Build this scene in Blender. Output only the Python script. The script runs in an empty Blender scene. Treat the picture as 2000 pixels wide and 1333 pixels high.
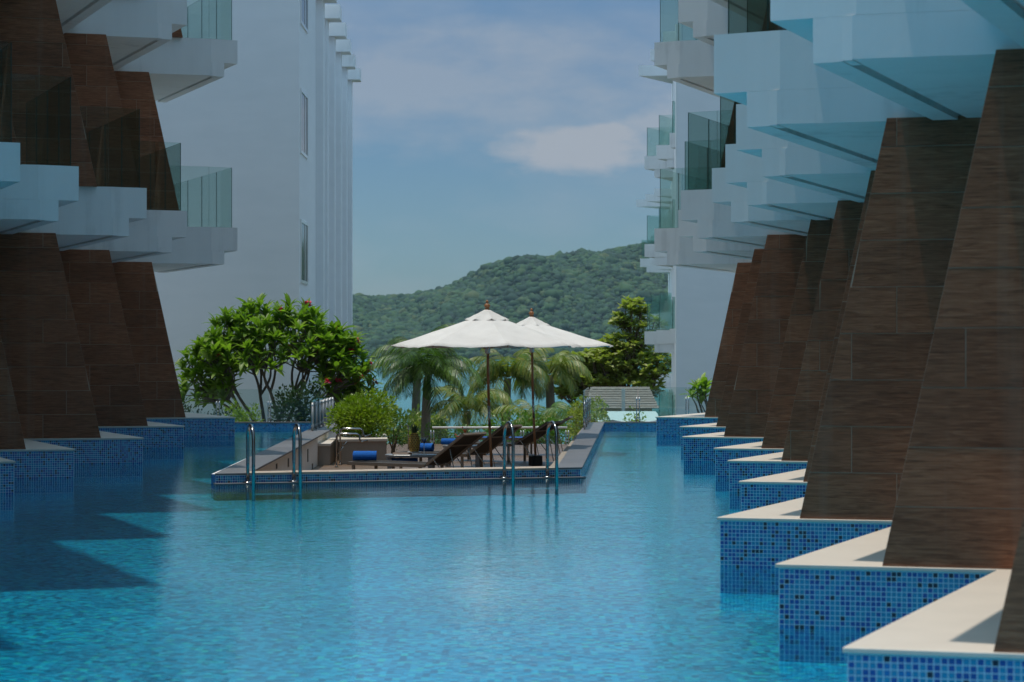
import bpy, bmesh, math, random
import numpy as np
from mathutils import Vector, Matrix, noise as mnoise
R = math.radians
random.seed(7)
S = bpy.context.scene
COL = S.collection

# ------------------------------------------------------------------ camera
EYE = 1.8
FPX = 4200.0            # focal length in photo pixels (2000 px wide photo)
HOR = 690.0             # row of the horizon in the photo
cd = bpy.data.cameras.new('camera')
cd.sensor_width = 36.0
cd.lens = FPX / 2000.0 * 36.0
cd.shift_y = (HOR - 666.5) / 2000.0
cd.clip_start = 0.1
cd.clip_end = 20000
cd.dof.use_dof = True
cd.dof.focus_distance = 34.0
cd.dof.aperture_fstop = 3.8
cam = bpy.data.objects.new('camera', cd)
cam.location = (0, 0, EYE)
cam.rotation_euler = (R(90), 0, 0)
COL.objects.link(cam)
S.camera = cam

# ------------------------------------------------------------------ sky + sun
SUN_DIR = Vector((0.152, -0.008, -1.0)).normalized()     # the way the light travels
W = bpy.data.worlds.new('World'); S.world = W; W.use_nodes = True
nt = W.node_tree; nt.nodes.clear()
def wn(t, **k):
    n = nt.nodes.new(t)
    for a, b in k.items(): setattr(n, a, b)
    return n
def wl(a, b): nt.links.new(a, b)
out = wn('ShaderNodeOutputWorld'); bg = wn('ShaderNodeBackground'); bg.inputs[1].default_value = 0.15
sky = wn('ShaderNodeTexSky', sky_type='NISHITA'); sky.sun_disc = False
sky.sun_elevation = math.asin(-SUN_DIR.z); sky.sun_rotation = math.atan2(-SUN_DIR.x, -SUN_DIR.y)
sky.air_density = 1.0; sky.dust_density = 0.5; sky.ozone_density = 2.0; sky.altitude = 0
def wmath(op, a, b=None, clamp=False):
    m = wn('ShaderNodeMath', operation=op); m.use_clamp = clamp
    for i, v in enumerate((a, b)):
        if v is None: continue
        if isinstance(v, (int, float)): m.inputs[i].default_value = v
        else: wl(v, m.inputs[i])
    return m.outputs[0]
tc = wn('ShaderNodeTexCoord'); sep = wn('ShaderNodeSeparateXYZ'); wl(tc.outputs['Generated'], sep.inputs[0])
X, Y, Z = sep.outputs
mp = wn('ShaderNodeMapping'); mp.inputs['Scale'].default_value = (1.0, 1.0, 2.6); wl(tc.outputs['Generated'], mp.inputs[0])
def wnoise(scale, detail, rough, off):
    m2 = wn('ShaderNodeMapping'); m2.inputs['Location'].default_value = off; wl(mp.outputs[0], m2.inputs[0])
    n = wn('ShaderNodeTexNoise'); n.inputs['Scale'].default_value = scale; n.inputs['Detail'].default_value = detail
    n.inputs['Roughness'].default_value = rough; wl(m2.outputs[0], n.inputs['Vector']); return n.outputs['Fac']
n1 = wnoise(9.0, 8, 0.55, (3.1, 0.4, 1.7)); n2 = wnoise(30.0, 6, 0.6, (0.3, 2.2, 0.9))
# broad thin sheet everywhere
sheet = wmath('MULTIPLY', wmath('SUBTRACT', n1, 0.42, True), 2.4, True)
def blob(ax, az, rx, rz):       # soft ellipse round a direction (tangents from the +Y axis)
    tx = wmath('DIVIDE', X, wmath('MAXIMUM', Y, 0.05)); tz = wmath('DIVIDE', Z, wmath('MAXIMUM', Y, 0.05))
    a = wmath('DIVIDE', wmath('SUBTRACT', tx, ax), rx); b = wmath('DIVIDE', wmath('SUBTRACT', tz, az), rz)
    q = wmath('ADD', wmath('MULTIPLY', a, a), wmath('MULTIPLY', b, b))
    return wmath('SUBTRACT', 1.0, q, True)
px = lambda x: (x - 1000) / FPX
py = lambda y: (HOR - y) / FPX
nn = wmath('ADD', wmath('MULTIPLY', n1, 0.6), wmath('MULTIPLY', n2, 0.75))
def cloud(b, th, gain): return wmath('MULTIPLY', wmath('SUBTRACT', wmath('ADD', wmath('MULTIPLY', b, 0.55), nn), th, True), gain, True)
c1 = cloud(blob(px(1130), py(292), 0.075, 0.019), 0.92, 3.6)
c2 = cloud(blob(px(1330), py(250), 0.055, 0.034), 0.94, 3.0)
c3 = wmath('MULTIPLY', cloud(blob(px(900), py(165), 0.20, 0.042), 0.78, 2.0), 0.60)
cl = wmath('MAXIMUM', wmath('MAXIMUM', wmath('MULTIPLY', c1, 1.0), wmath('MULTIPLY', c2, 0.8)), wmath('MAXIMUM', c3, wmath('MULTIPLY', sheet, 0.55)))
tint = wn('ShaderNodeMix', data_type='RGBA', blend_type='MULTIPLY'); tint.inputs[0].default_value = 1.0
wl(sky.outputs[0], tint.inputs[6]); tint.inputs[7].default_value = (0.60, 0.82, 0.90, 1)
mix = wn('ShaderNodeMix', data_type='RGBA'); wl(cl, mix.inputs[0]); wl(tint.outputs[2], mix.inputs[6])
mix.inputs[7].default_value = (5.6, 6.1, 6.0, 1)
sky_gain = wn('ShaderNodeCombineColor')
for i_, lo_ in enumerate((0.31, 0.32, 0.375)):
    zgain = wn('ShaderNodeMapRange', interpolation_type='SMOOTHSTEP'); wl(Z, zgain.inputs[0])
    zgain.inputs[1].default_value = 0.12; zgain.inputs[2].default_value = 0.60; zgain.inputs[3].default_value = lo_; zgain.inputs[4].default_value = (1.5, 1.48, 1.25)[i_]
    wl(zgain.outputs[0], sky_gain.inputs[i_])
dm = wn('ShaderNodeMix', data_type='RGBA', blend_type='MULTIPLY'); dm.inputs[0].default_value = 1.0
wl(mix.outputs[2], dm.inputs[6]); wl(sky_gain.outputs[0], dm.inputs[7])      # sky duller towards the horizon, brightened overhead as added fill for shaded walls
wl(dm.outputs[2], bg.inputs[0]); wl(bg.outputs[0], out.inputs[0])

sl = bpy.data.lights.new('sun', 'SUN'); sl.energy = 2.15; sl.angle = R(0.53); sl.color = (1.0, 0.93, 0.82)
so = bpy.data.objects.new('sun', sl); COL.objects.link(so)
so.location = (-5, 0, 40); so.rotation_euler = SUN_DIR.to_track_quat('-Z', 'Y').to_euler()

S.view_settings.view_transform = 'Standard'; S.view_settings.look = 'None'
S.view_settings.gamma = 1.0; S.view_settings.exposure = 0.45
S.view_settings.use_curve_mapping = False
S.cycles.use_denoising = True
S.cycles.max_bounces = 10; S.cycles.diffuse_bounces = 4; S.cycles.glossy_bounces = 5
S.cycles.transmission_bounces = 6; S.cycles.transparent_max_bounces = 24
S.cycles.caustics_reflective = False; S.cycles.caustics_refractive = False
S.cycles.sample_clamp_indirect = 6.0

# ------------------------------------------------------------------ materials
MATS = {}
class NT:
    def __init__(s, name):
        s.m = bpy.data.materials.new(name); s.m.use_nodes = True
        s.t = s.m.node_tree; s.b = s.t.nodes['Principled BSDF']; s.o = s.t.nodes['Material Output']; MATS[name] = s.m
    def n(s, t, **k):
        x = s.t.nodes.new(t)
        for a, b in k.items(): setattr(x, a, b)
        return x
    def l(s, a, b): s.t.links.new(a, b)
    def coord(s, scale=(1, 1, 1), kind='Object'):
        c = s.n('ShaderNodeTexCoord'); m = s.n('ShaderNodeMapping'); m.inputs['Scale'].default_value = scale
        s.l(c.outputs[kind], m.inputs[0]); return m.outputs[0]
    def noise(s, scale, detail=4, rough=0.55, vec=None, dist=0):
        x = s.n('ShaderNodeTexNoise'); x.inputs['Scale'].default_value = scale; x.inputs['Detail'].default_value = detail
        x.inputs['Roughness'].default_value = rough; x.inputs['Distortion'].default_value = dist
        if vec is not None: s.l(vec, x.inputs['Vector'])
        return x.outputs['Fac']
    def ramp(s, fac, stops):
        r = s.n('ShaderNodeValToRGB'); s.l(fac, r.inputs[0]); e = r.color_ramp.elements
        while len(e) < len(stops): e.new(0.5)
        for q, (p, c) in zip(e, stops): q.position = p; q.color = (*c, 1) if len(c) == 3 else c
        return r.outputs[0]
    def mixc(s, fac, a, b, mode='MIX'):
        x = s.n('ShaderNodeMix', data_type='RGBA', blend_type=mode)
        for i, v in ((0, fac), (6, a), (7, b)):
            if isinstance(v, (int, float)): x.inputs[i].default_value = v
            elif isinstance(v, tuple): x.inputs[i].default_value = (*v, 1)
            else: s.l(v, x.inputs[i])
        return x.outputs[2]
    def math(s, op, a, b=None, clamp=False):
        m = s.n('ShaderNodeMath', operation=op); m.use_clamp = clamp
        for i, v in enumerate((a, b)):
            if v is None: continue
            if isinstance(v, (int, float)): m.inputs[i].default_value = v
            else: s.l(v, m.inputs[i])
        return m.outputs[0]
    def bump(s, h, dist=0.01, strength=1.0, to=None):
        b = s.n('ShaderNodeBump'); b.inputs['Distance'].default_value = dist; b.inputs['Strength'].default_value = strength
        s.l(h, b.inputs['Height'])
        if to is None: s.l(b.outputs[0], s.b.inputs['Normal'])
        return b.outputs[0]
    def base(s, v): 
        if isinstance(v, tuple): s.b.inputs['Base Color'].default_value = (*v, 1)
        else: s.l(v, s.b.inputs['Base Color'])
    def set(s, **k):
        for a, v in k.items():
            s.b.inputs[a.replace('_', ' ')].default_value = v
        return s

def simple(name, col, rough=0.5, metal=0.0, var=0.12, scale=8.0, bump=0.0, spec=0.5):
    a = NT(name); f = a.noise(scale, 5, 0.6, a.coord())
    a.base(a.mixc(f, tuple(c * (1 - var) for c in col), tuple(min(1, c * (1 + var)) for c in col)))
    a.set(Roughness=rough, Metallic=metal); a.b.inputs['Specular IOR Level'].default_value = spec
    if bump: a.bump(a.noise(scale * 6, 4, 0.6, a.coord()), bump)
    return a.m

# white render with faint stains and streaks running down
a = NT('white_paint')
v = a.coord(); stain = a.noise(0.7, 6, 0.6, v); streak = a.noise(5.0, 4, 0.6, a.coord((1, 1, 0.06)))
g = a.math('ADD', a.math('MULTIPLY', stain, 0.6), a.math('MULTIPLY', streak, 0.4))
a.base(a.ramp(g, [(0.28, (0.56, 0.56, 0.55)), (0.46, (0.79, 0.79, 0.78)), (0.8, (0.87, 0.87, 0.86))]))
a.set(Roughness=0.6); a.bump(a.noise(14, 6, 0.65, v), 0.0012)
a = NT('white_render')
v = a.coord(); stain = a.noise(0.25, 7, 0.6, v); trowel = a.noise(1.3, 5, 0.6, a.coord((0.6, 0.6, 2.2)))
g = a.math('ADD', a.math('MULTIPLY', stain, 0.55), a.math('MULTIPLY', trowel, 0.45))
a.base(a.ramp(g, [(0.25, (0.73, 0.74, 0.75)), (0.55, (0.80, 0.80, 0.81)), (0.8, (0.84, 0.84, 0.84))]))
a.set(Roughness=0.7); a.bump(trowel, 0.004, 0.5)
# dark wood-look cladding
a = NT('wood_tile')
oi = a.n('ShaderNodeObjectInfo'); c = a.n('ShaderNodeTexCoord'); off = a.n('ShaderNodeVectorMath', operation='ADD')
sc_ = a.n('ShaderNodeVectorMath', operation='SCALE'); cmb = a.n('ShaderNodeCombineXYZ')
a.l(oi.outputs['Random'], cmb.inputs[0]); a.l(oi.outputs['Random'], cmb.inputs[2]); a.l(cmb.outputs[0], sc_.inputs[0]); sc_.inputs['Scale'].default_value = 37.0
a.l(c.outputs['Object'], off.inputs[0]); a.l(sc_.outputs[0], off.inputs[1])
def mapd(vec, scale):
    m = a.n('ShaderNodeMapping'); m.inputs['Scale'].default_value = scale; a.l(vec, m.inputs[0]); return m.outputs[0]
grain = a.noise(1.0, 7, 0.62, mapd(off.outputs[0], (4.2, 4.2, 46)), 0.9)
fine = a.noise(1.0, 5, 0.6, mapd(off.outputs[0], (5, 5, 150)))
patch = a.noise(1.1, 3, 0.5, off.outputs[0])
vst = a.noise(1.0, 4, 0.55, mapd(c.outputs['Object'], (7, 7, 0.25)))
g = a.math('ADD', a.math('MULTIPLY', grain, 0.62), a.math('MULTIPLY', fine, 0.38))
col = a.ramp(g, [(0.28, (0.060, 0.022, 0.010)), (0.45, (0.20, 0.075, 0.036)), (0.60, (0.32, 0.132, 0.068)), (0.76, (0.50, 0.25, 0.14))])
col = a.mixc(a.math('MULTIPLY', a.math('SUBTRACT', vst, 0.56, True), 1.6, True), col, (0.30, 0.20, 0.145))
tone = a.math('ADD', 0.86, a.math('MULTIPLY', oi.outputs['Random'], 0.32))
tone = a.math('MULTIPLY', tone, a.math('ADD', 0.65, a.math('MULTIPLY', patch, 0.7)))
cc = a.n('ShaderNodeCombineColor'); [a.l(tone, cc.inputs[i]) for i in range(3)]
a.base(a.mixc(1.0, col, cc.outputs[0], 'MULTIPLY'))
a.set(Roughness=0.6); a.b.inputs['Specular IOR Level'].default_value = 0.25; a.bump(g, 0.002, 0.6)
simple('grout_brown', (0.44, 0.32, 0.235), 0.85)
# mosaic tiles
MOS = ['mosaic_light', 'mosaic_mid', 'mosaic_deep', 'mosaic_navy']
for nm, cl_ in zip(MOS, [(0.012, 0.25, 0.44), (0.010, 0.165, 0.42), (0.006, 0.080, 0.32), (0.003, 0.014, 0.038)]):
    simple(nm, cl_, 0.16, var=0.2, scale=14)
simple('mosaic_grout', (0.62, 0.76, 0.83), 0.8, var=0.15, scale=4)
a = NT('mosaic_far')                      # mosaic seen under water or edge-on
br = a.n('ShaderNodeTexVoronoi'); br.inputs['Scale'].default_value = 30; br.inputs['Randomness'].default_value = 0.0; a.l(a.coord(), br.inputs['Vector'])
wh = a.n('ShaderNodeTexWhiteNoise'); a.l(br.outputs['Position'], wh.inputs['Vector'])
a.base(a.ramp(wh.outputs['Value'], [(0.0, (0.03, 0.20, 0.43)), (0.45, (0.02, 0.13, 0.37)), (0.8, (0.01, 0.06, 0.25)), (0.9, (0.005, 0.012, 0.03))])); a.set(Roughness=0.2)
# pool floor: pale turquoise mosaic, mottled
a = NT('pool_floor')
v = a.coord(); br = a.n('ShaderNodeTexVoronoi'); br.inputs['Scale'].default_value = 22; br.inputs['Randomness'].default_value = 0.25; a.l(v, br.inputs['Vector'])
wh = a.n('ShaderNodeTexWhiteNoise'); a.l(br.outputs['Position'], wh.inputs['Vector'])
tl = a.ramp(wh.outputs['Value'], [(0.0, (0.000, 0.11, 0.22)), (0.3, (0.000, 0.25, 0.44)), (0.62, (0.000, 0.36, 0.59)), (0.9, (0.000, 0.52, 0.74)), (0.985, (0.06, 0.62, 0.56))])
big = a.ramp(a.noise(0.5, 5, 0.6, v), [(0.3, (0.82, 0.82, 0.82)), (0.7, (1.08, 1.08, 1.08))])
a.base(a.mixc(1.0, tl, big, 'MULTIPLY')); a.set(Roughness=0.4)
# water: reflects by angle, lets tinted light through
def schlick(a, f0, nrm=None, ex=5.0, k=1.0):
    lw = a.n('ShaderNodeLayerWeight'); lw.inputs['Blend'].default_value = 0.5
    if nrm is not None: a.l(nrm, lw.inputs['Normal'])
    return a.math('ADD', f0, a.math('MULTIPLY', (1 - f0) * k, a.math('POWER', lw.outputs['Facing'], ex)), True)
def water(name, tintc, scale, dist, str_, stretch=(1, 1, 1), fine=0.35):
    a = NT(name); a.t.nodes.remove(a.b)
    v = a.coord(stretch)
    h1 = a.noise(scale, 3, 0.5, v, 0.6); h2 = a.noise(scale * 3.7, 3, 0.5, v, 0.3); h3 = a.noise(scale * 0.23, 2, 0.5, v)
    h = a.math('ADD', a.math('ADD', h1, a.math('MULTIPLY', h2, fine)), a.math('MULTIPLY', h3, 1.5))
    calm = a.ramp(a.noise(0.22, 3, 0.5, a.coord((1, .6, 1))), [(0.35, (.55,) * 3), (0.65, (1.25,) * 3)])
    nrm = a.bump(a.math('MULTIPLY', h, calm), dist, str_, to=1)
    fr = schlick(a, 0.02, nrm, 4.4, 0.86)       # reflectance of a surface roughened by small waves
    gl = a.n('ShaderNodeBsdfGlossy'); gl.inputs['Roughness'].default_value = 0.01; a.l(nrm, gl.inputs['Normal'])
    gl.inputs['Color'].default_value = (0.88, 0.97, 1, 1)
    tr = a.n('ShaderNodeBsdfTransparent'); tr.inputs[0].default_value = (*tintc, 1)
    mx = a.n('ShaderNodeMixShader'); a.l(fr, mx.inputs[0]); a.l(tr.outputs[0], mx.inputs[1]); a.l(gl.outputs[0], mx.inputs[2])
    a.l(mx.outputs[0], a.o.inputs[0]); return a.m
water('pool_water', (0.46, 0.95, 0.99), 8.0, 0.0027, 1.0)
a = NT('sea_water'); v = a.coord((1, 0.25, 1))
a.base(a.ramp(a.noise(0.012, 5, 0.6, v), [(0.3, (0.016, 0.15, 0.155)), (0.7, (0.024, 0.20, 0.195))])); a.set(Roughness=0.22)
a.bump(a.noise(0.5, 4, 0.6, a.coord((0.6, 1, 1))), 0.12)
# glass
def glass(name, tintc, edge=None):
    a = NT(name); a.t.nodes.remove(a.b)
    fr = schlick(a, 0.04)
    gl = a.n('ShaderNodeBsdfGlossy'); gl.inputs['Roughness'].default_value = 0.0
    tr = a.n('ShaderNodeBsdfTransparent'); tr.inputs[0].default_value = (*tintc, 1)
    mx = a.n('ShaderNodeMixShader'); a.l(fr, mx.inputs[0]); a.l(tr.outputs[0], mx.inputs[1]); a.l(gl.outputs[0], mx.inputs[2])
    a.l(mx.outputs[0], a.o.inputs[0]); return a.m
glass('green_glass', (0.87, 0.945, 0.925))
glass('clear_glass', (0.90, 0.96, 0.95))
simple('glass_edge', (0.02, 0.075, 0.070), 0.15)
simple('window_glass', (0.02, 0.035, 0.04), 0.06)
simple('cap_stone', (0.62, 0.545, 0.465), 0.55, var=0.09, scale=2.5, bump=0.001)
simple('grey_stone', (0.105, 0.105, 0.115), 0.55, var=0.22, scale=5, bump=0.002)
a = NT('grey_slab'); oi = a.n('ShaderNodeObjectInfo')
a.base(a.mixc(a.noise(6, 6, 0.65, a.coord()), a.mixc(oi.outputs['Random'], (0.07, 0.07, 0.078), (0.13, 0.128, 0.135)), (0.16, 0.155, 0.16))); a.set(Roughness=0.5)
a = NT('beige_slab'); oi = a.n('ShaderNodeObjectInfo')
a.base(a.mixc(a.noise(9, 6, 0.65, a.coord()), a.mixc(oi.outputs['Random'], (0.40, 0.31, 0.235), (0.46, 0.37, 0.29)), (0.52, 0.43, 0.35))); a.set(Roughness=0.6)
simple('plaster_light', (0.84, 0.82, 0.79), 0.75, var=0.1, scale=2.0, bump=0.003)
simple('plaster_taupe', (0.30, 0.255, 0.21), 0.8, var=0.16, scale=9.0, bump=0.004)
simple('dark_void', (0.012, 0.012, 0.012), 0.6)
a = simple('chrome', (0.30, 0.295, 0.29), 0.16, 1.0, var=0.03)
simple('brushed_steel', (0.50, 0.51, 0.52), 0.25, 1.0, var=0.05)
simple('satin_steel', (0.58, 0.59, 0.60), 0.4, 0.4, var=0.05)
a = NT('canvas'); wv = a.noise(260, 2, 0.5, a.coord()); a.base(a.ramp(a.noise(2.2, 4, 0.55, a.coord()), [(0.3, (0.64, 0.62, 0.60)), (0.7, (0.75, 0.73, 0.71))]))
a.set(Roughness=0.85); a.bump(a.math('ADD', wv, a.math('MULTIPLY', a.noise(5, 3, 0.5, a.coord()), 3)), 0.004)
def woodm(name, dark, light, scale=(3, 3, 30)):
    a = NT(name); a.base(a.mixc(a.noise(1.0, 6, 0.6, a.coord(scale), 0.5), dark, light)); a.set(Roughness=0.45); return a.m
woodm('teak', (0.36, 0.13, 0.05), (0.54, 0.23, 0.095), (14, 14, 2))
woodm('finial_wood', (0.28, 0.11, 0.04), (0.40, 0.17, 0.065), (14, 14, 4))
woodm('deck_board', (0.09, 0.055, 0.034), (0.24, 0.155, 0.098), (1.5, 25, 5))
simple('sling', (0.026, 0.021, 0.018), 0.8, var=0.2, scale=60, bump=0.001)
simple('taupe_metal', (0.20, 0.165, 0.135), 0.4, 0.0, var=0.05)
simple('grey_metal', (0.22, 0.225, 0.235), 0.35, 0.2, var=0.05)
simple('towel_blue', (0.005, 0.115, 0.46), 0.95, var=0.25, scale=25, bump=0.006)
simple('plate_white', (0.75, 0.74, 0.72), 0.2, var=0.02)
simple('board_wood', (0.20, 0.12, 0.07), 0.5)
simple('pineapple_skin', (0.46, 0.27, 0.05), 0.6, var=0.35, scale=30)
simple('pineapple_eye', (0.10, 0.065, 0.02), 0.7, var=0.2)
simple('pineapple_leaf', (0.035, 0.075, 0.03), 0.5, var=0.3)
simple('drink_orange', (0.75, 0.14, 0.02), 0.2, var=0.15)
simple('drink_blue', (0.004, 0.045, 0.22), 0.15, var=0.1)
simple('cherry_red', (0.55, 0.02, 0.02), 0.3)
simple('straw', (0.5, 0.28, 0.10), 0.5)
simple('bounce_ground', (0.36, 0.35, 0.33), 0.85, var=0.15, scale=1.5)
a = NT('garden_soil'); a.base(a.ramp(a.noise(0.6, 7, 0.65, a.coord()), [(0.3, (0.05, 0.06, 0.025)), (0.6, (0.09, 0.085, 0.045)), (0.8, (0.16, 0.13, 0.08))])); a.set(Roughness=0.95)
a = NT('shingle'); oi = a.n('ShaderNodeObjectInfo')
a.base(a.mixc(a.noise(7, 5, 0.7, a.coord()), a.mixc(oi.outputs['Random'], (0.13, 0.12, 0.108), (0.22, 0.20, 0.18)), (0.27, 0.245, 0.22))); a.set(Roughness=0.9)
simple('awning', (0.42, 0.52, 0.51), 0.7)
simple('bark_grey', (0.15, 0.125, 0.105), 0.9, var=0.3, scale=12, bump=0.01)
simple('bark_brown', (0.16, 0.11, 0.07), 0.9, var=0.3, scale=14, bump=0.015)
simple('palm_trunk', (0.20, 0.17, 0.135), 0.9, var=0.3, scale=9, bump=0.02)
simple('petal_pink', (0.72, 0.06, 0.13), 0.6, var=0.3, scale=5)
def leafm(name, dark, light, trans=0.35, scale=3.0, rough=0.45):
    a = NT(name); oi = a.n('ShaderNodeObjectInfo')
    f = a.math('ADD', a.math('MULTIPLY', a.noise(scale, 4, 0.6, a.coord()), 0.7), a.math('MULTIPLY', oi.outputs['Random'], 0.35))
    col = a.ramp(f, [(0.28, dark), (0.75, light)])
    a.base(col); a.set(Roughness=rough)
    tb = a.n('ShaderNodeBsdfTranslucent'); a.l(a.mixc(1.0, col, (1.0, 1.25, 0.45), 'MULTIPLY'), tb.inputs[0])
    mx = a.n('ShaderNodeMixShader'); mx.inputs[0].default_value = trans
    a.l(a.b.outputs[0], mx.inputs[1]); a.l(tb.outputs[0], mx.inputs[2]); a.l(mx.outputs[0], a.o.inputs[0]); return a.m
leafm('leaf_frangipani', (0.11, 0.20, 0.022), (0.32, 0.46, 0.06), 0.45)
leafm('leaf_palm', (0.045, 0.10, 0.018), (0.14, 0.24, 0.04), 0.3)
leafm('leaf_coconut', (0.10, 0.135, 0.025), (0.30, 0.31, 0.065), 0.35)
leafm('leaf_lime', (0.12, 0.20, 0.012), (0.32, 0.42, 0.03), 0.35, 6)
leafm('leaf_dark', (0.016, 0.042, 0.012), (0.05, 0.10, 0.022), 0.2, 4)
leafm('leaf_mid', (0.05, 0.12, 0.015), (0.13, 0.24, 0.035), 0.3, 4)
leafm('leaf_olive', (0.12, 0.155, 0.03), (0.42, 0.44, 0.11), 0.42, 1.2)
a = NT('hill_forest')
at = a.n('ShaderNodeAttribute'); at.attribute_name = 'tone'
f = a.math('ADD', a.math('MULTIPLY', a.noise(0.012, 5, 0.65, a.coord()), 0.75), a.math('MULTIPLY', at.outputs['Fac'], 0.45))
a.base(a.ramp(f, [(0.25, (0.003, 0.018, 0.012)), (0.52, (0.010, 0.043, 0.018)), (0.74, (0.028, 0.075, 0.022)), (0.95, (0.075, 0.088, 0.03))])); a.set(Roughness=0.9)
simple('hill_ground', (0.03, 0.05, 0.022), 0.95)
M = MATS

# ------------------------------------------------------------------ mesh helpers
class MB:
    def __init__(s): s.v = []; s.f = []; s.mi = []
    def add(s, vs, fs, mi=0):
        o = len(s.v); s.v += [tuple(p) for p in vs]; s.f += [tuple(i + o for i in q) for q in fs]; s.mi += [mi] * len(fs); return s
    def prism(s, poly, z0, z1, top=None, mi=0):
        n = len(poly); top = top or poly
        z0 = z0 if isinstance(z0, (list, tuple)) else [z0] * n; z1 = z1 if isinstance(z1, (list, tuple)) else [z1] * n
        vs = [(p[0], p[1], z) for p, z in zip(poly, z0)] + [(p[0], p[1], z) for p, z in zip(top, z1)]
        fs = [tuple(range(n - 1, -1, -1)), tuple(range(n, 2 * n))] + [(i, (i + 1) % n, n + (i + 1) % n, n + i) for i in range(n)]
        return s.add(vs, fs, mi)
    def box(s, c, size, rz=0.0, mi=0):
        x, y, z = c; a, b, h = (q / 2 for q in size); ca, sa = math.cos(rz), math.sin(rz)
        p = [(x + ca * u - sa * w, y + sa * u + ca * w) for u, w in ((-a, -b), (a, -b), (a, b), (-a, b))]
        return s.prism(p, z - h, z + h, mi=mi)
    def hexa(s, p8, mi=0):
        return s.add(p8, [(3, 2, 1, 0), (4, 5, 6, 7), (0, 1, 5, 4), (1, 2, 6, 5), (2, 3, 7, 6), (3, 0, 4, 7)], mi)
    def tube(s, pts, r, seg=10, mi=0, caps=True):
        pts = [Vector(p) for p in pts]; n = len(pts); rs = r if isinstance(r, (list, tuple)) else [r] * n
        vs, fs = [], []; prev = None
        for i, p in enumerate(pts):
            t = (pts[min(i + 1, n - 1)] - pts[max(i - 1, 0)])
            t = t.normalized() if t.length > 1e-9 else Vector((0, 0, 1))
            if prev is None:
                up = Vector((0, 0, 1)) if abs(t.z) < 0.9 else Vector((1, 0, 0)); u = t.cross(up).normalized()
            else:
                u = (prev - t * prev.dot(t)).normalized()
            w = t.cross(u); prev = u
            for k in range(seg):
                an = 2 * math.pi * k / seg; vs.append(p + (u * math.cos(an) + w * math.sin(an)) * rs[i])
        for i in range(n - 1):
            for k in range(seg):
                fs.append((i * seg + k, i * seg + (k + 1) % seg, (i + 1) * seg + (k + 1) % seg, (i + 1) * seg + k))
        if caps: fs += [tuple(range(seg - 1, -1, -1)), tuple(range((n - 1) * seg, n * seg))]
        return s.add(vs, fs, mi)
    def lathe(s, prof, c=(0, 0, 0), seg=20, mi=0, capb=True, capt=True):
        vs, fs = [], []; n = len(prof)
        for r, z in prof:
            for k in range(seg):
                an = 2 * math.pi * k / seg; vs.append((c[0] + r * math.cos(an), c[1] + r * math.sin(an), c[2] + z))
        for i in range(n - 1):
            for k in range(seg): fs.append((i * seg + k, i * seg + (k + 1) % seg, (i + 1) * seg + (k + 1) % seg, (i + 1) * seg + k))
        if capb: fs.append(tuple(range(seg - 1, -1, -1)))
        if capt: fs.append(tuple(range((n - 1) * seg, n * seg)))
        return s.add(vs, fs, mi)
    def mesh(s, name, mats, smooth=False, fix=True, bevel=0):
        me = bpy.data.meshes.new(name); me.from_pydata(s.v, [], s.f)
        mats = mats if isinstance(mats, (list, tuple)) else [mats]
        for m in mats: me.materials.append(M[m] if isinstance(m, str) else m)
        if len(mats) > 1: me.polygons.foreach_set('material_index', s.mi)
        if fix or bevel:
            bm = bmesh.new(); bm.from_mesh(me)
            if bevel: bmesh.ops.bevel(bm, geom=list(bm.edges), offset=bevel, segments=1, affect='EDGES', clamp_overlap=True)
            if fix: bmesh.ops.recalc_face_normals(bm, faces=bm.faces)
            bm.to_mesh(me); bm.free()
        if smooth: me.polygons.foreach_set('use_smooth', [True] * len(me.polygons))
        me.update(); return me
    def build(s, name, mats, parent=None, smooth=False, fix=True, bevel=0, **tags):
        return link(name, s.mesh(name, mats, smooth, fix, bevel), parent, **tags)
def link(name, me, parent=None, mat=None, **tags):
    o = bpy.data.objects.new(name, me); COL.objects.link(o)
    if parent is not None:
        o.parent = parent
        if parent.parent is None and parent.data is None and parent.get('_world'):
            o.matrix_parent_inverse = Matrix.Translation(-parent.location)
    if mat is not None: o.matrix_basis = mat
    for k, v in tags.items():
        if v: o[k] = v
    return o
def thing(name, label, cat, loc=(0, 0, 0), group=None, world=False, rz=0.0):
    o = bpy.data.objects.new(name, None); COL.objects.link(o); o.location = loc; o.rotation_euler = (0, 0, rz)
    o.empty_display_size = 0.2; o['label'] = label; o['category'] = cat
    if group: o['group'] = group
    if world: o['_world'] = 1
    return o
def copy_tree(o, parent=None):
    c = o.copy(); COL.objects.link(c); c.parent = parent
    for ch in list(o.children): copy_tree(ch, c)
    return c
def V2(x, y): return Vector((x, y))

# ------------------------------------------------------------------ geometry of the sawtooth fronts
TH = R(15)
def isect(p, d, q, e):
    den = d.x * e.y - d.y * e.x; r = q - p
    t = (r.x * e.y - r.y * e.x) / den
    return p + d * t
U = V2(math.cos(TH), -math.sin(TH)); NF = V2(-math.sin(TH), -math.cos(TH)); VB = V2(math.sin(R(23)), math.cos(R(23)))
RIGHT = [(10.1, 1.575), (14.1, 1.75), (18.1, 1.75), (23.2, 2.47), (27.7, 2.80), (31.3, 2.96), (35.6, 2.84), (40.5, 3.18), (46.6, 3.13)]
LEFT = [(10.6, 6.05), (14.6, 5.93), (18.6, 5.65), (23.5, 6.30), (27.5, 6.37), (31.0, 6.32), (35.1, 6.03), (40.8, 6.23), (46.3, 5.97)]
PL_TOP = 0.42; F2F = 4.05; Z_BOT, Z_NOTCH, Z_PAR = 3.71, 4.01, 4.51
TILE = 0.033
tile_meshes = {}
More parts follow.
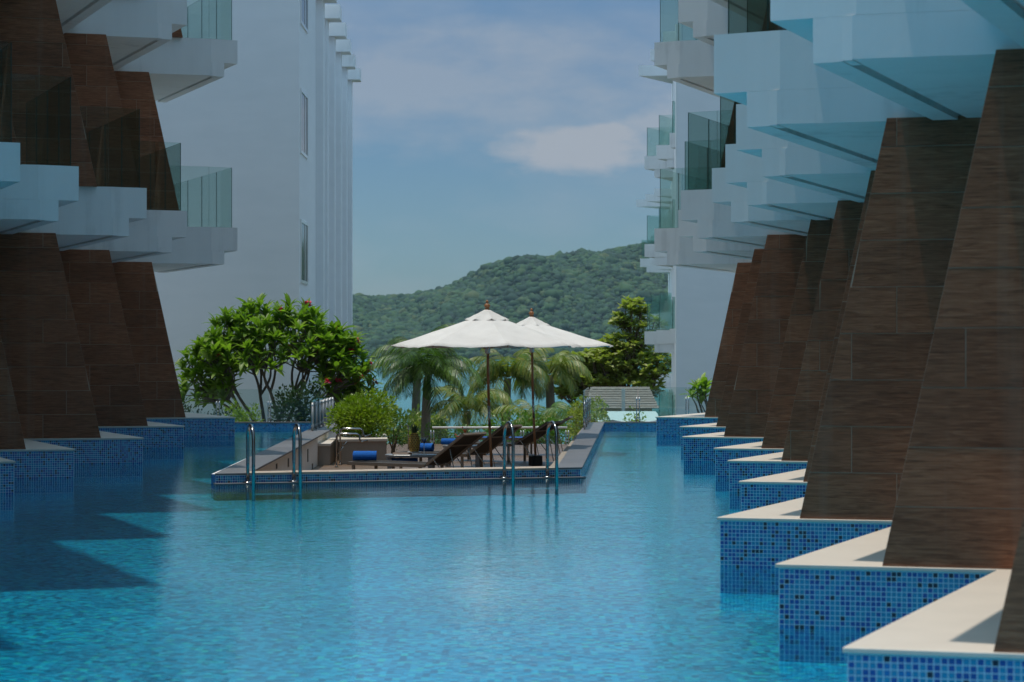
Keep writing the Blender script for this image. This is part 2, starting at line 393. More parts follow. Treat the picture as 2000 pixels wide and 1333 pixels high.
def tile_box(mi):
    if mi not in tile_meshes:
        b = MB(); h = 0.0138; b.hexa([(-h, 0, -h), (h, 0, -h), (h, .0016, -h), (-h, .0016, -h), (-h, 0, h), (h, 0, h), (h, .0016, h), (-h, .0016, h)])
        tile_meshes[mi] = b.mesh('mosaic_tile', MOS[mi])
    return tile_meshes[mi]
rng = random.Random(3)
def mosaic(p, q, z0, z1, parent, nrm, singles=0):
    """mosaic of glass tiles on the upright face p-q; returns how many stay single objects"""
    d = (q - p); L = d.length; d = d / L; nc = int(L / TILE); nr = int((z1 - z0) / TILE)
    b = MB(); done = 0; h = 0.0138
    order = [(r, c) for r in range(nr) for c in range(nc)]
    for r, c in order:
        z = z1 - 0.004 - (r + .5) * TILE; m = p + d * ((c + .5) * TILE + 0.003)
        mi = rng.choices(range(4), (46, 12, 32, 10))[0]
        jit = rng.uniform(0, .0008)
        if done < singles and z > 0.02:
            rot = Matrix(((d.x, -nrm.x, 0, m.x + nrm.x * (.0016 + jit)), (d.y, -nrm.y, 0, m.y + nrm.y * (.0016 + jit)), (0, 0, 1, z), (0, 0, 0, 1)))
            link('mosaic_tile', tile_box(mi), parent, rot); done += 1; continue
        f = nrm * (.0016 + jit)
        P = [(m - d * h), (m + d * h)]
        lo = [(P[0].x, P[0].y), (P[1].x, P[1].y)]; hi = [(P[0].x + f.x, P[0].y + f.y), (P[1].x + f.x, P[1].y + f.y)]
        b.hexa([(*hi[0], z - h), (*hi[1], z - h), (*lo[1], z - h), (*lo[0], z - h), (*hi[0], z + h), (*hi[1], z + h), (*lo[1], z + h), (*lo[0], z + h)], mi)
    if b.v: b.build('mosaic_tiling', MOS, parent, kind='stuff')
    return done

def hotel(side, bays, name, label, detail_from, tiles_from):
    sx = 1 if side == 'R' else -1
    mir = lambda p: V2(p.x * sx, p.y)
    mp_ = lambda pts: [mir(p) for p in pts]
    root = thing(name, label, 'hotel', (sx * 8.5, 28, -0.25), world=True)
    n = len(bays); T = [V2(x, d) for d, x in bays]
    singles_left = 300 if side == 'R' else 0
    for i in range(n):
        d, xc = bays[i]; t = T[i]; vis = i >= detail_from
        K = isect(t, VB, T[i + 1], U) if i + 1 < n else t + VB * 5.6
        far = t + U * 4.4
        poly = [t, far, K + U * 3.0, K]
        if i + 1 < n: poly = [t, far, K + U * 2.9 + NF * .004, K + NF * .004]
        pl = MB().prism(mp_(poly), -0.30, PL_TOP - .028).build('plinth', 'mosaic_grout', root)
        cp = [t - U * .02 - VB * .01 + NF * .012, far + NF * .012, poly[2] + NF * .01, poly[3] + V2(-.012, 0)]
        MB().prism(mp_(cp), PL_TOP - .027, PL_TOP).build('cap_stone', 'cap_stone', pl, bevel=.004)
        if vis:
            vlen = 2.2 if side == 'R' else 1.9
            use = mosaic(mir(t), mir(t + U * vlen), -0.26 if side == 'R' and i < 4 else -0.22, PL_TOP - .03, pl, mir(NF),
                         (0 if side == 'L' else (130 if i == 0 else singles_left)) if i < 2 else 0)
            singles_left -= use
        off = 1.05 if i == n - 1 else .67
        # leaning piers, storey by storey
        for lv in range(4):
            z0 = PL_TOP + .002 if lv == 0 else Z_PAR + F2F * (lv - 1) - .01
            z1 = Z_BOT + F2F * lv + .03
            lean = .72
            A = t + U * (off + (.06 if lv else 0)) - NF * .004; W_ = 3.3
            bp = [A, A + U * W_, A + VB * 2.6 + U * .2]; tp = [A + U * lean, A + U * W_, A + VB * 2.6 + U * (lean + .2)]
            pier = MB().prism(mp_(bp), z0, z1, mp_(tp)).build('pier', 'grout_brown', root)
            if i < tiles_from or lv > 1:
                g = MB().prism(mp_([A + NF * .012, A + U * W_ + NF * .012, A + U * W_ + NF * .002, A + NF * .002]), z0, z1,
                               mp_([A + U * lean + NF * .012, A + U * W_ + NF * .012, A + U * W_ + NF * .002, A + U * lean + NF * .002]))
                g.build('cladding', 'wood_tile', pier); continue
            H = z1 - z0; rh = .385; gap = .007; row = 0; zz = 0.0
            ph = (i * 0.53) % 1.0
            while zz < H - .02:
                za, zb = zz + gap / 2, min(zz + rh, H) - gap / 2
                offs = [0.0, .37, .74, .37][(row + i) % 4] + ph
                cuts = [k * 1.48 + offs - 1.48 * 2 for k in range(6)]
                for c0, c1 in zip(cuts[:-1], cuts[1:]):
                    la, lb = lean * za / H + .002, lean * zb / H + .002
                    a0, b0 = max(c0 + gap / 2, la), max(c0 + gap / 2, lb); a1, b1 = min(c1 - gap / 2, W_), min(c1 - gap / 2, W_)
                    if a1 - a0 < .01 or b1 - b0 < .01: 
                        if a1 - a0 < .03: continue
                        b0 = min(b0, b1 - .002)
                    j = rng.uniform(.0035, .0055)
                    pts = []
                    for zv, s0, s1 in ((za, a0, a1), (zb, b0, b1)):
                        for s_, dep in ((s0, j), (s1, j), (s1, -.003), (s0, -.003)):
                            p = mir(A + U * s_ + NF * dep); pts.append((p.x, p.y, z0 + zv))
                    MB().hexa(pts).build('wall_tile', 'wood_tile', pier)
                zz += rh; row += 1
        # balconies
        for lv in range(4):
            dz = F2F * lv
            tU = t + V2(-.03, .22); C = t + V2(.50, -.05); tL = tU + (C - tU) * .5
            e = C + U * 4.2
            nC = (T[i + 1] + V2(.50, -.05)) if i + 1 < n else None
            def back(t0, inset=0.0):
                if nC is not None: return isect(t0, VB, nC - NF * (.006 + inset), U)
                return t0 + VB * 5.2
            KU, KL = back(tU), back(tL)
            up = [tU, C, e, KU + U * 2.7, KU]; lo = [tL, C, e, KL + U * 2.5, KL]
            m = MB().prism(mp_(up), Z_NOTCH + dz, Z_PAR + dz)
            perp = V2(VB.y, -VB.x)
            def strip(o0, o1):       # part of the underside between two lines parallel to the back edge
                res = []
                for o in (o0, o1):
                    p0 = isect(tL + perp * o, VB, tL, (C - tL)) if o < .25 else isect(tL + perp * o, VB, C, U)
                    res.append((p0, back(p0)))
                return res
            (s0a, s0b), (s1a, s1b) = strip(0, .20); _, (s2a, s2b) = strip(0, .27)
            m.prism(mp_([s0a, s1a, s1b, s0b]), Z_BOT + dz, Z_NOTCH + dz - .001)
            fr_ = VB * .26
            m.prism(mp_([s1a, s2a, s2a + fr_, s1a + fr_]), Z_BOT + .006 + dz, Z_NOTCH + dz - .001)
            m.prism(mp_([s1a + fr_, s2a + fr_, s2b, s1b]), Z_BOT + .06 + dz, Z_NOTCH + dz - .002)
            m.prism(mp_([s2a, C, e, KL + U * 2.5, s2b]), Z_BOT + .012 + dz, Z_NOTCH + dz - .001)
            bal = m.build('balcony', 'white_paint', root)
            if not vis or lv > 1: continue
            g0 = Z_PAR + dz + .005; g1 = g0 + 1.30; q = .09
            ti = tU + V2(.13, .07); ci = C + V2(.06, q)
            kb = back(ti) - VB * .15
            segs = [(ti, ci), (ci, t + U * (off + .35) + V2(0, .1))]
            Lb = (kb - ti).length; nb = 4
            segs += [(ti + (kb - ti) * (k / nb) + VB * .008, ti + (kb - ti) * ((k + 1) / nb) - VB * .008) for k in range(nb)]
            for p, r_ in segs:
                p, r_ = mir(p), mir(r_); dd = (r_ - p).normalized(); nn_ = V2(-dd.y, dd.x) * .006
                o = len([]); b = MB()
                pa, pb, pc, pd = p - nn_, r_ - nn_, r_ + nn_, p + nn_
                vs = [(pa.x, pa.y, g0), (pb.x, pb.y, g0), (pc.x, pc.y, g0), (pd.x, pd.y, g0), (pa.x, pa.y, g1), (pb.x, pb.y, g1), (pc.x, pc.y, g1), (pd.x, pd.y, g1)]
                b.add(vs, [(0, 1, 5, 4), (2, 3, 7, 6)], 0); b.add(vs, [(3, 2, 1, 0), (4, 5, 6, 7), (1, 2, 6, 5), (3, 0, 4, 7)], 1)
                b.build('glass_panel', ['green_glass', 'glass_edge'], bal)
    # body of the building behind the piers
    inner = [p + U * 4.0 for p in T]
    pts = [V2(inner[0].x, 3.0)] + [V2(p.x + .1, p.y) for p in inner] + [V2(inner[-1].x + .6, 52.5), V2(17, 52.5), V2(17, 3)]
    MB().prism(mp_(pts), -.3, 17.0).build('core_wall', 'white_paint', root)
    return root

hotel('R', RIGHT, 'hotel_building', 'sawtooth hotel wing with brown leaning piers and white balconies on the right', 0, 1)
hotel('L', LEFT, 'hotel_building', 'shaded sawtooth hotel wing with brown leaning piers and white balconies on the left', 3, 3)

# ------------------------------------------------------------------ pool
F0, F1 = V2(-4.08, 29.6), V2(1.0, 31.2); B0, B1 = V2(-4.5, 51.5), V2(2.2, 51.5)
E = (F1 - F0).normalized(); EN = V2(E.y, -E.x)           # EN points to the camera
W0, W1, W2, W3 = V2(-15, F0.y), V2(14, F1.y), V2(-15, 51.5), V2(14, 51.5)
pool_polys = [[V2(-15, -14), V2(14, -14), W1, F1, F0], [V2(-15, -14), F0, W0], [W0, F0, B0, W2], [F1, W1, W3, B1]]
def sheet_mesh(name, polys, z, mat, **tags):
    b = MB()
    for p in polys: b.add([(q[0], q[1], z) for q in p], [tuple(range(len(p)))])
    return b.build(name, mat, fix=False, **tags)
sheet_mesh('water', pool_polys, 0.0, 'pool_water', kind='structure')
sheet_mesh('pool_floor', pool_polys, -0.22, 'pool_floor', kind='structure')

# ------------------------------------------------------------------ walls round the sunken terrace
LIP = 0.145; DECK = -0.45
wall = thing('pool_edge_wall', 'low mosaic and stone pool wall with grey coping round the sunken terrace', 'wall', (-1.5, 30.4, -.4), world=True)
lw, rw, fw = .46, .38, .36
LI0, LI1 = F0 + E * lw - EN * .15, B0 + V2(.5, 0)        # inner line of left wall
RI0, RI1 = F1 - E * rw - EN * .12, B1 - V2(.42, 0)
zc = LIP - .03
fcore = MB().prism([F0, F1, F1 - EN * fw, F0 - EN * fw], -.6, zc).build('front_wall', 'mosaic_far', wall)
MB().prism([F0 + EN * .003, F1 + EN * .003, F1, F0], -.3, zc - .001).build('grout_bed', 'mosaic_grout', fcore)
mosaic(F0 + EN * .003, F1 + EN * .003, -.05, zc - .002, fcore, EN)
ledge = MB().prism([F0 + EN * .22 - E * .03, F1 + EN * .22, F1 + EN * .004, F0 + EN * .004 - E * .03], -.24, .012).build('overflow_ledge', 'grey_stone', wall)
def along(p, q, w, sgn): 
    d = (q - p).normalized(); nrm = V2(-d.y, d.x) * sgn; return [p, q, q + nrm * w, p + nrm * w]
lcore = MB().prism([F0 - EN * fw, F0 - EN * fw + E * lw, LI1, B0], -.9, zc - .001).build('left_wall', 'plaster_light', wall)
rcore = MB().prism([F1 - EN * fw - E * rw, F1 - EN * fw, B1, RI1], -.9, zc - .001).build('right_wall', 'plaster_taupe', wall)
dR = (B1 - F1).normalized()
nR = V2(dR.y, -dR.x)
MB().prism([F1 + nR * .003, B1 + nR * .003, B1, F1], -.3, zc - .001).build('grout_bed', 'mosaic_grout', rcore)
mosaic(F1 + dR * .02 + nR * .003, B1 + nR * .003, -.2, zc - .002, rcore, nR)
MB().prism([F0, F0 - EN * .004 + V2(-.004, 0), B0 + V2(-.006, 0), B0], -.4, zc - .003).build('outer_mosaic', 'mosaic_far', wall)
# slabs: grey along the sides, beige along the front
def slabs(p0, p1, q0, q1, n, mat, name, over=.015):
    for k in range(n):
        a, b = k / n, (k + 1) / n; g = .004
        A, B = p0.lerp(p1, a), p0.lerp(p1, b); C, D = q0.lerp(q1, b), q0.lerp(q1, a)
        t = (B - A).normalized() * g
        MB().prism([A + t, B - t, C - t, D + t], zc, LIP + rng.uniform(-.0015, .0015)).build(name, mat, wall, bevel=.003)
o_ = V2(-.015, 0)
slabs(F0 + EN * .015 + o_, B0 + o_, F0 + EN * .015 + E * lw, LI1, 16, 'grey_slab', 'coping_slab')
slabs(F1 + EN * .015 - o_, B1 - o_, F1 + EN * .015 - E * rw, RI1, 16, 'grey_slab', 'coping_slab')
fa, fb = F0 + E * (lw + .004), F1 - E * (rw + .004)
slabs(fa + EN * .02, fb + EN * .02, fa - EN * (fw + .02), fb - EN * (fw + .02), 8, 'beige_slab', 'lip_slab')
# ends of the two channels
for p, q in ((V2(-8.2, 51.5), B0), (B1, V2(6.0, 51.5))):
    c = MB().prism([p, q, q + V2(0, .34), p + V2(0, .34)], -.9, zc).build('channel_end_wall', 'mosaic_grout', wall)
    mosaic(p, q, -.1, zc, c, V2(0, -1))
    MB().prism([p + V2(0, -.015), q + V2(0, -.015), q + V2(0, .36), p + V2(0, .36)], zc + .001, LIP - .002).build('coping_slab', 'grey_slab', wall)
# narrow slots in the white inner wall
for pxx, pyy, hh in ((540, 911, 10), (563, 904, 17), (601, 890, 25), (610, 911, 10)):
    # distance where the sight line meets the wall's inner face
    k = (pxx - 1000) / FPX; P0 = F0 - EN * fw + E * lw; dd = LI1 - P0
    t = (k * P0.y - P0.x) / (dd.x - k * dd.y); pt = P0 + dd * t; zz = EYE - (pyy - HOR) / FPX * pt.y; h = hh / FPX * pt.y
    dn = dd.normalized(); ir = V2(dn.y, -dn.x)
    b = MB(); w = .20
    b.prism([pt - dn * w / 2 + ir * .006, pt + dn * w / 2 + ir * .006, pt + dn * w / 2 - ir * .02, pt - dn * w / 2 - ir * .02], zz - h / 2, zz + h / 2)
    b.build('slot_light', 'dark_void', wall)

# sunken deck of boards
b = MB(); y = 30.2; k = 0
while y < 53.2:
    xl = -4.6; xr = 2.3
    b.box((-1.15, y + .07, DECK - .02 + rng.uniform(-.002, .002)), (6.9, .134, .03)); y += .14
b.build('wooden_deck', 'deck_board', kind='structure')
sheet_mesh('ground', [[(-60, 51.9), (60, 51.9), (60, 58), (-60, 58)]], -0.72, 'bounce_ground', kind='structure')  # pale surface added to bounce light onto the left block's lower wall
gm = MB(); prof = [(58, -.72), (66, -1.1), (80, -2.2), (100, -4.2), (130, -6.6), (165, -8.6)]
for (y0, z0), (y1, z1) in zip(prof[:-1], prof[1:]):
    gm.add([(-90, y0, z0), (90, y0, z0), (90, y1, z1), (-90, y1, z1)], [(0, 1, 2, 3)])
gm.build('terrain', 'garden_soil', fix=False, kind='structure')
MB().add([(-3000, 140, -8), (3000, 140, -8), (3000, 5200, -8), (-3000, 5200, -8)], [(0, 1, 2, 3)]).build('sea', 'sea_water', fix=False, kind='structure')

# ------------------------------------------------------------------ far blocks
def win(parent, p, q, z0, z1, nrm):
    """window set in the upright face p-q, facing nrm"""
    d = (q - p).normalized(); f = .09
    b = MB()
    def bar(s0, s1, a, c, o0=-.02, o1=.03):
        A, B = p + d * s0, p + d * s1
        b.prism([A + nrm * o1, B + nrm * o1, B + nrm * o0, A + nrm * o0], a, c)
    L = (q - p).length
    bar(0, f, z0, z1); bar(L - f, L, z0, z1); bar(f, L - f, z0, z0 + f); bar(f, L - f, z1 - f, z1); bar(L * .62, L * .62 + f, z0 + f, z1 - f, -.02, .02)
    fr = b.build('window_frame', 'plate_white', parent)
    g = MB(); A, B = p + d * f, q - d * f
    g.prism([A + nrm * .008, B + nrm * .008, B - nrm * .01, A - nrm * .01], z0 + f, z1 - f); g.build('pane', 'window_glass', fr)
lb = thing('white_apartment_block', 'tall blank white block with stepped roof fins behind the flowering tree', 'building', (-14, 75, -3), world=True)
MB().prism([V2(-30, 61), V2(-6.03, 61), V2(-6.03, 66.0), V2(-30, 66.0)], -3, 26).build('end_wall', 'white_render', lb)
MB().prism([V2(-30, 66.001), V2(-6.20, 66.001), V2(-9.3, 98.2), V2(-30, 98.2)], -3, 14.15).build('side_wall', 'white_render', lb)
for z0, z1 in ((11.2, 13.04), (7.50, 9.36), (3.80, 5.62)):
    win(lb, V2(-6.03, 61.25), V2(-6.03, 63.3), z0, z1, V2(1, 0))
for k, (y, xe, xw) in enumerate(((75.5, -6.20, -6.62), (79.9, -6.38, -6.85), (84.3, -6.52, -6.95), (88.7, -6.68, -7.05), (93.3, -6.83, -7.17), (97.7, -6.90, -7.28))):
    MB().prism([V2(-10, y), V2(xw, y), V2(xw, y + .5), V2(-10, y + .5)], -3, 14.199).build('blade_wall', 'white_render', lb)
    MB().prism([V2(-10, y - .25), V2(xe, y - .25), V2(xe, y + .75), V2(-10, y + .75)], 14.2, 14.72).build('roof_fin', 'white_paint', lb)

def far_block(name, label, wx, wi, wy0, wy1, base, roof, tips, levels, loc, roofs=True):
    """block whose left side carries stepped balconies; tips run from near to far"""
    r = thing(name, label, 'building', loc, world=True)
    MB().prism([V2(wx, wy0), V2(wx + 18, wy0), V2(wx + 18, wy1), V2(wi - .35, wy1)], base, roof).build('end_wall', 'white_render', r)
    MB().prism([V2(wx - .03, wy0 - .01), V2(wx + .02, wy0 - .01), V2(wx + .02, wy0 + .3), V2(wx - .03, wy0 + .3)], base, roof - .01).build('corner_bead', 'white_paint', r)
    for lv, z in enumerate(levels):
        for k, (x, y) in enumerate(tips):
            m = MB(); e = .42
            if lv == len(levels) - 1 and roofs:
                m.prism([V2(x - .25, y), V2(wi, y - .3), V2(wi, y + 3.6)], z - .25, z + .2); m.build('roof_slab', 'white_paint', r); continue
            m.prism([V2(x, y), V2(wi, y - .3), V2(wi, y + 3.9)], z - .55, z)
            m.prism([V2(x + e, y - .04), V2(wi, y - .3), V2(wi, y + 3.5)], z - .9, z - .551)
            bal = m.build('balcony', 'white_paint', r)
            for p, q in ((V2(x + .12, y + .06), V2(wi - .5, y - .12)), (V2(x + .12, y + .09), V2(wi - .5, y + 2.6))):
                b = MB(); d = (q - p).normalized(); nn_ = V2(-d.y, d.x) * .01
                pa, pb, pc, pd = p - nn_, q - nn_, q + nn_, p + nn_
                vs = [(c.x, c.y, zz) for zz in (z + .01, z + 1.22) for c in (pa, pb, pc, pd)]
                b.add(vs, [(0, 1, 5, 4), (2, 3, 7, 6)], 0); b.add(vs, [(3, 2, 1, 0), (4, 5, 6, 7), (1, 2, 6, 5), (3, 0, 4, 7)], 1)
                b.build('glass_panel', ['green_glass', 'glass_edge'], bal)
    return r
far_block('white_apartment_block', 'white block with stepped glass balconies beyond the right hotel wing', 6.05, 7.55, 79.0, 97.0, -4, 13.9,
          [(5.98, 81.6), (5.80, 86.4), (5.62, 91.2)], [-1.0, 2.72, 6.42, 10.15, 13.8], (10, 85, -3))
far_block('white_apartment_block', 'farthest white block with stepped balconies beside the leafy almond tree', 9.7, 10.95, 128.0, 146.0, -8, 12.6,
          [(8.95, 131.5), (8.7, 136.2), (8.4, 141.0)], [-3.2, .52, 4.28, 8.0, 11.65], (14, 135, -6))

# ------------------------------------------------------------------ hill across the water
def hill_h(x, y):
    t = (x + 420) / 1000.0
    base = np.interp(x, [-900, -272, -175, -131, -88, -44, 0, 44, 131, 219, 280, 420, 700], [58, 95, 99, 108, 122, 140, 151, 155, 168, 189, 193, 168, 92])
    s = np.clip((y - 3160) / 520.0, 0, 1); prof = np.where(s < 1, np.sin(s * math.pi / 2) ** 0.85, 1.0)
    spur = 0.16 * np.sin(x / 61.0 + 1.3) * np.sin(s * 3.0) + 0.09 * np.sin(x / 23.0 + y / 90.0) * np.sin(s * 3.1)
    return -9 + (base + 9) * np.clip(prof * (1 + spur) , 0, 1.0) * np.where(s < 1, 1, 1 - np.clip((y - 3680) / 900, 0, 1) * .5)
gx = np.linspace(-700, 700, 141); gy = np.linspace(3150, 4000, 61); GX, GY = np.meshgrid(gx, gy); GZ = hill_h(GX, GY)
nx, ny = len(gx), len(gy); b = MB(); b.v = list(zip(GX.ravel().tolist(), GY.ravel().tolist(), GZ.ravel().tolist()))
b.f = [(j * nx + i, j * nx + i + 1, (j + 1) * nx + i + 1, (j + 1) * nx + i) for j in range(ny - 1) for i in range(nx - 1)]; b.mi = [0] * len(b.f)
b.build('hill', 'hill_ground', smooth=True, fix=False, kind='structure')
bm = bmesh.new(); bmesh.ops.create_icosphere(bm, subdivisions=2, radius=1.0); bm.verts.ensure_lookup_table()
IV = np.array([v.co[:] for v in bm.verts]); IF = np.array([[v.index for v in f.verts] for f in bm.faces]); bm.free()
rs = np.random.RandomState(5); NTREE = 15000
tx = rs.uniform(-330, 330, NTREE); ty = 3165 + 560 * rs.uniform(0, 1, NTREE) ** 1.1
tr = rs.gamma(3.0, 1.05, NTREE) + 1.8
tz = hill_h(tx, ty) - tr * .05
ridge = rs.rand(NTREE) < .03; tr[ridge] *= 1.35
jit = 1 + rs.uniform(-.28, .28, (NTREE, len(IV)))
P = IV[None] * jit[..., None] * np.stack([tr, tr, tr * .85], 1)[:, None, :] + np.stack([tx, ty, tz], 1)[:, None, :]
FA = (IF[None] + (np.arange(NTREE) * len(IV))[:, None, None]).reshape(-1, 3)
me = bpy.data.meshes.new('hillside_forest'); me.vertices.add(P.shape[0] * P.shape[1]); me.vertices.foreach_set('co', P.reshape(-1).astype(np.float32))
me.loops.add(FA.size); me.loops.foreach_set('vertex_index', FA.reshape(-1).astype(np.int32))
me.polygons.add(len(FA)); me.polygons.foreach_set('loop_start', np.arange(0, FA.size, 3).astype(np.int32))
try: me.polygons.foreach_set('loop_total', np.full(len(FA), 3, np.int32))
except Exception: pass
me.update(calc_edges=True); me.materials.append(M['hill_forest'])
ta = me.attributes.new('tone', 'FLOAT', 'POINT'); ta.data.foreach_set('value', np.repeat(rs.uniform(0, 1, NTREE), len(IV)).astype(np.float32))
me.polygons.foreach_set('use_smooth', [True] * len(me.polygons))
link('hillside_forest', me, kind='stuff', label='green forest covering the hill across the bay', category='forest')

# ------------------------------------------------------------------ pool ladders
def ladder(sa, sb, label):
    mid = F0 + E * ((sa + sb) / 2) + EN * .12
    r = thing('pool_ladder', label, 'ladder', (mid.x, mid.y, .012), group='pool ladders at the terrace edge', world=True)
    for s in (sa, sb):
        p = F0 + E * s + EN * .11; q = p + EN * .42; c = (p + q) / 2; rad = .21; zt = .60
        pts = [(p.x, p.y, .012), (p.x, p.y, .3)]
        for k in range(0, 13):
            a = math.pi * (1 - k / 12.0); m = c - (EN * -1) * (math.cos(a) * rad)
            pts.append((m.x, m.y, zt + math.sin(a) * rad))
        pts += [(q.x, q.y, .3), (q.x, q.y, -.21)]
        rail = MB().tube(pts, .024, 14).build('rail', 'chrome', r, smooth=True)
        MB().lathe([(.026, 0), (.075, 0), (.075, .008), (.055, .02), (.026, .024)], (p.x, p.y, .013), 20).build('flange', 'chrome', rail, smooth=True)
    a_, b_ = F0 + E * sa + EN * .53, F0 + E * sb + EN * .53
    MB().prism([a_ + EN * -.05, b_ + EN * -.05, b_ + EN * .05, a_ + EN * .05], -.13, -.105).build('tread', 'brushed_steel', r)
def s_of(pxx):      # how far along the front edge a photo column lies
    k = (pxx - 1000) / FPX; p = F0 + EN * .11
    return (k * p.y - p.x) / (E.x - k * E.y)
ladder(s_of(484), s_of(574), 'chrome pool ladder at the left end of the terrace edge')
ladder(s_of(985), s_of(1069), 'chrome pool ladder in front of the two umbrellas')

# ------------------------------------------------------------------ umbrellas
def umbrella(x, y, label, Rr, ze, zt, rot):
    r = thing('patio_umbrella', label, 'umbrella', (x, y, DECK), group='white umbrellas on the terrace')
    h = -DECK; ze += h; zt += h; n = 8
    MB().tube([(0.08, 0, .19), (0.045, 0, .95)], .024, 12).build('pole', 'teak', r, smooth=True)
    MB().tube([(0.045, 0, .951), (0.030, 0, 1.32)], .0245, 12).build('pole_sleeve', 'brushed_steel', r, smooth=True)
    MB().tube([(0.030, 0, 1.321), (0.0, 0, zt - .02)], .024, 12).build('pole', 'teak', r, smooth=True)
    MB().box((.08, 0, .10), (.22, .22, .20), .4).build('base_block', 'sling', r, bevel=.015)
    hub = MB().lathe([(.03, -.16), (.048, -.15), (.05, 0), (.03, .02)], (.008, 0, ze + .02), 14).build('hub', 'plate_white', r, smooth=True)
    def sharp_ribs(o):
        nc = 8 * n; me = o.data; att = me.attributes.new('sharp_edge', 'BOOLEAN', 'EDGE')
        att.data.foreach_set('value', [(e.vertices[0] % nc) % 8 == 0 and (e.vertices[0] - e.vertices[1]) % nc == 0 for e in me.edges])
    def canopy(r0, r1, z0, z1, sag, th, edge_drop=0.0):
        b = MB(); nr, nc = 9, 8 * n; vs, fs = [], []
        for side in (0, 1):
            for i in range(nr + 1):
                f = i / nr
                for k in range(nc):
                    an = 2 * math.pi * k / nc + rot; ph = (k % 8) / 8.0
                    w = math.cos(math.pi / n) / math.cos((ph - .5) * 2 * math.pi / n) # straight edge between ribs
                    rad = (r0 + (r1 - r0) * f)
                    mid = math.sin(ph * math.pi)
                    radw = rad * ((1 - f) + f * w) - .035 * mid * f * f * r1
                    z = z0 + (z1 - z0) * (f ** .93) - sag * mid * f * (1 - .35 * f) + .006 * math.sin(k * 2.7 + i * 1.9) * f
                    vs.append((radw * math.cos(an), radw * math.sin(an), z - th * side))
        half = (nr + 1) * nc
        for i in range(nr):
            for k in range(nc):
                k2 = (k + 1) % nc; fs.append((i * nc + k, i * nc + k2, (i + 1) * nc + k2, (i + 1) * nc + k))
                fs.append((half + i * nc + k, half + (i + 1) * nc + k, half + (i + 1) * nc + k2, half + i * nc + k2))
        for k in range(nc):
            k2 = (k + 1) % nc; fs.append((nr * nc + k, nr * nc + k2, half + nr * nc + k2, half + nr * nc + k)); fs.append((k2, k, half + k, half + k2))
        return b.add(vs, fs)
    sharp_ribs(canopy(.06, Rr, zt - .055, ze, .055, .004).build('canopy', 'canvas', r, smooth=True, fix=False))
    sharp_ribs(canopy(.05, .40, zt + .015, zt - .155, .05, .004).build('vent_cap', 'canvas', r, smooth=True, fix=False))
    for k in range(n):
        an = 2 * math.pi * k / n + rot; c, s = math.cos(an), math.sin(an)
        b = MB(); b.tube([(.05 * c, .05 * s, zt - .085), (Rr * .985 * c, Rr * .985 * s, ze - .014)], .011, 6)
        b.build('rib', 'teak', r)
        MB().tube([(.05 * c, .05 * s, ze - .05), (Rr * .5 * c, Rr * .5 * s, ze + (zt - ze) * .52 - .07)], .009, 6).build('strut', 'teak', r)
    MB().lathe([(.02, 0), (.045, .005), (.045, .02), (.028, .035), (.05, .06), (.052, .085), (.03, .11), (.016, .122), (.026, .14), (.024, .16), (.004, .178)], (0, 0, zt + .01), 16).build('finial', 'finial_wood', r, smooth=True)
    return r
umbrella(-.44, 38.0, 'nearer white canvas umbrella with teak pole on the terrace', 1.72, 1.93, 2.55, .22)
umbrella(.39, 43.0, 'farther white canvas umbrella half hidden behind the nearer one', 1.75, 1.95, 2.51, .30)

# ------------------------------------------------------------------ loungers, tables, towels, fruit and drinks
def lounger(x, y, rz, label, ang=36, blue=False):
    r = thing('sun_lounger', label, 'lounger', (x, y, DECK), group='brown sun loungers on the terrace', rz=rz)
    zs, w, L = .36, .33, 1.60
    b = MB(); [b.box((L / 2, s * w, zs), (L, .04, .055)) for s in (-1, 1)]; b.box((.02, 0, zs), (.04, 2 * w - .04, .054)); b.build('seat_frame', 'taupe_metal', r)
    MB().box((L / 2 + .01, 0, zs + .012), (L - .06, 2 * w - .044, .014)).build('seat_sling', 'towel_blue' if blue else 'sling', r)
    for lx in (.12, L - .1):
        for s in (-1, 1): MB().box((lx, s * w, zs / 2 - .014), (.045, .036, zs - .028)).build('leg', 'taupe_metal', r)
    ca, sa = math.cos(R(ang)), math.sin(R(ang)); Lb = .96
    def bk(u, v, t): return (L + u * ca - t * sa, v, zs + u * sa + t * ca)
    b = MB()
    def bar(u0, u1, v0, v1, t0=-.02, t1=.02):
        b.hexa([bk(u0, v0, t0), bk(u1, v0, t0), bk(u1, v1, t0), bk(u0, v1, t0), bk(u0, v0, t1), bk(u1, v0, t1), bk(u1, v1, t1), bk(u0, v1, t1)])
    for s in (-1, 1): bar(.03, Lb, s * w - .02, s * w + .02)
    bar(Lb - .04, Lb - .001, -w + .02, w - .02, -.019, .019); bar(.60, .63, -w + .02, w - .02, -.018, -.003)
    b.build('back_frame', 'taupe_metal', r)
    b = MB(); bar(.04, Lb - .042, -w + .022, w - .022, .002, .014); b.build('back_sling', 'sling', r)
    for s in (-1, 1):
        MB().tube([bk(.55, s * (w - .05), -.03), (L + .62, s * (w - .05), .02)], .010, 8).build('strut', 'brushed_steel', r)
        MB().tube([bk(.22, s * (w + .025), 0), (L + .42, s * (w + .025), .20)], .010, 8).build('brace', 'brushed_steel', r)
    return r
lounger(-2.64, 37.15, R(-32), 'brown sling lounger nearest the pool with a rolled towel at its foot', 35)
lounger(-2.02, 40.85, R(-32), 'brown sling lounger behind the pole of the nearer umbrella', 35)
lounger(-1.19, 45.25, R(-31), 'brown sling lounger beside the farther umbrella pole', 30)
lounger(-1.10, 47.9, R(-8), 'farthest lounger with a blue seat near the glass railing', 30, True)

